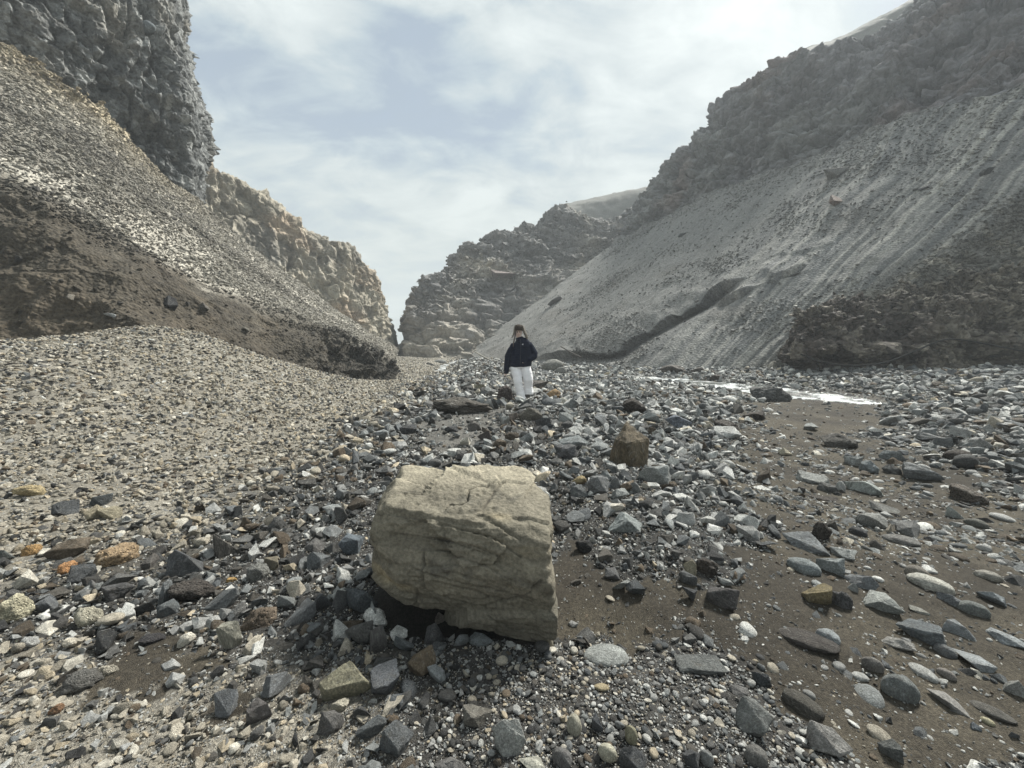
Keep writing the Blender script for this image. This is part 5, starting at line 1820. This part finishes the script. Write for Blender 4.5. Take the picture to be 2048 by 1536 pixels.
def slope_stones(name, patch_, count, maskfn, palette_fn, smax, seed, kmin=.0045, power=2.3, sink=.1):
    _, D, P, c = patch_
    r = np.random.default_rng(seed)
    A = P[:-1, :-1]
    e1 = P[:-1, 1:] - A
    e2 = P[1:, :-1] - A
    nn = np.cross(e1, e2)
    area = np.linalg.norm(nn, axis=-1)
    nn /= area[..., None] + 1e-9
    s = np.sign((nn * (np.array([0, 0, EYE]) - A)).sum(-1, keepdims=True))
    dist = np.linalg.norm(A - np.array([0, 0, EYE]), axis=-1)
    px, py = project(A)
    inview = (px > -160) & (px < 2210) & (py > -120)
    V, U = np.meshgrid(np.linspace(0, 1, A.shape[0]), np.linspace(0, 1, A.shape[1]), indexing='ij')
    cosv = np.clip((nn * s * (np.array([0, 0, EYE]) - A)).sum(-1) / dist, .15, 1)
    w = (area / dist ** 2 * inview * maskfn(A, U, V, px, py)).ravel()
    k = r.choice(len(w), count, p=w / w.sum())
    f1, f2 = r.random((count, 1)), r.random((count, 1))
    pts = A.reshape(-1, 3)[k] + e1.reshape(-1, 3)[k] * f1 + e2.reshape(-1, 3)[k] * f2
    dk = dist.ravel()[k]
    sz = kmin * dk * r.random(count) ** (-1 / power)
    sz = np.minimum(sz, smax * r.uniform(.5, 1, count))
    nk = (nn * s).reshape(-1, 3)[k]
    tint, form = palette_fn(r, count, c[:-1, :-1].reshape(-1, 3)[k], sz, U.ravel()[k], V.ravel()[k])
    size = np.stack([sz * .5, sz * .5 * r.uniform(.6, 1, count), sz * .5 * r.uniform(.45, .9, count)], -1)
    scatter(name, pts + nk * sz[:, None] * sink, size, np.stack([r.uniform(-.6, .6, count), r.uniform(-.6, .6, count), r.uniform(0, 6.28, count)], -1), picks(form, r), tint)


def pal_self(lo, hi, pd=.25):
    def f(r, n, base, sz, U, V):
        t = base * r.uniform(lo, hi, (n, 1))
        dk = r.random(n) < pd
        t[dk] = t[dk] * .45 + np.array([.02, .02, .021])
        form = np.where(r.random(n) < .3, 'pitted', np.where(r.random(n) < .25, 'slab', 'angular'))
        return t, form
    return f


slope_stones('bank_gravel', LB_, 70000, lambda A, U, V, px, py: np.clip(sstep(.44, .55, V), 0.04 + .3 * sstep(.55, .85, U), 1) * (.25 + sstep(-.3, .4, fbm(A.reshape(-1, 3), 2.6, 4, 402).reshape(U.shape))), pal_self(.7, 1.22, .2), .24, 11, .0031, 2.7)
slope_stones('talus_gravel', TA_, 26000, lambda A, U, V, px, py: .04 + .7 * sstep(.0, .5, fbm(A.reshape(-1, 3), 3.5, 4, 401).reshape(U.shape)) + 1.3 * sstep(0, 70, (px - 1620) * .62 + (py - 640) * .9) + .5 * sstep(.8, 1, V), pal_self(.65, 1.5, .12), .30, 12, .0028, 2.7)
slope_stones('outcrop_gravel', OC_, 9000, lambda A, U, V, px, py: sstep(.35, .7, V) + .35 * sstep(.55, .75, U) + .35, pal_self(.8, 1.9, .2), .34, 13)
slope_stones('ridge_rubble', RG_, 5000, lambda A, U, V, px, py: sstep(.35, .5, V) * sstep(.85, .6, V), pal_self(.8, 1.4, .2), 1.3, 14, .004, 1.7, .05)

# ------------------------------------------------------------------ the air of the canyon
bm = bmesh.new()
bmesh.ops.create_cube(bm, size=1)
me = bpy.data.meshes.new('haze')
bm.to_mesh(me)
bm.free()
m = bpy.data.materials.new('haze')
m.use_nodes = True
nt = m.node_tree
nt.nodes.clear()
pv = N(nt, 'ShaderNodeVolumePrincipled')
pv.inputs['Color'].default_value = (.86, .92, .96, 1)
pv.inputs['Density'].default_value = .0023
pv.inputs['Anisotropy'].default_value = 0.0
out = N(nt, 'ShaderNodeOutputMaterial')
nt.links.new(pv.outputs[0], out.inputs['Volume'])
hz = link('haze', me, m)
hz.scale = (1300, 1300, 64)
hz.location = (0, 0, 29)
hz['kind'] = 'stuff'
hz['label'] = 'pale haze filling the canyon'
hz.visible_shadow = True
for nm, lb in {
        'ground': 'canyon floor of grey gravel, silt and damp brown sand',
        'stream_water': 'shallow white stream crossing the far gravel',
        'left_bank': 'dark earthy bank under a slope of pale scree', 'basalt_cliff': 'dark basalt cliff above the pale scree', 'far_cliff': 'tan craggy cliff behind the basalt one',
        'middle_ridge': 'stepped grey rock ridge beyond the standing person', 'far_hill': 'smooth hill showing above the middle ridge', 'upper_hill': 'smooth slope showing above the dark crag',
        'talus_slope': 'big grey talus slope with pale streaks and an overhanging lip', 'right_crag': 'dark crag above the big talus slope', 'conglomerate_outcrop': 'brown rough outcrop at the foot of the talus behind the hose',
        'loose_stones': 'loose stones and gravel covering the canyon floor', 'bank_gravel': 'pale gravel lying on the scree above the dark bank', 'talus_gravel': 'small stones scattered on the big talus slope',
        'outcrop_gravel': 'gravel stuck in the brown outcrop', 'ridge_rubble': 'rubble lying on the stepped middle ridge'}.items():
    bpy.data.objects[nm]['label'] = lb
print('total script', time.time() - T0)
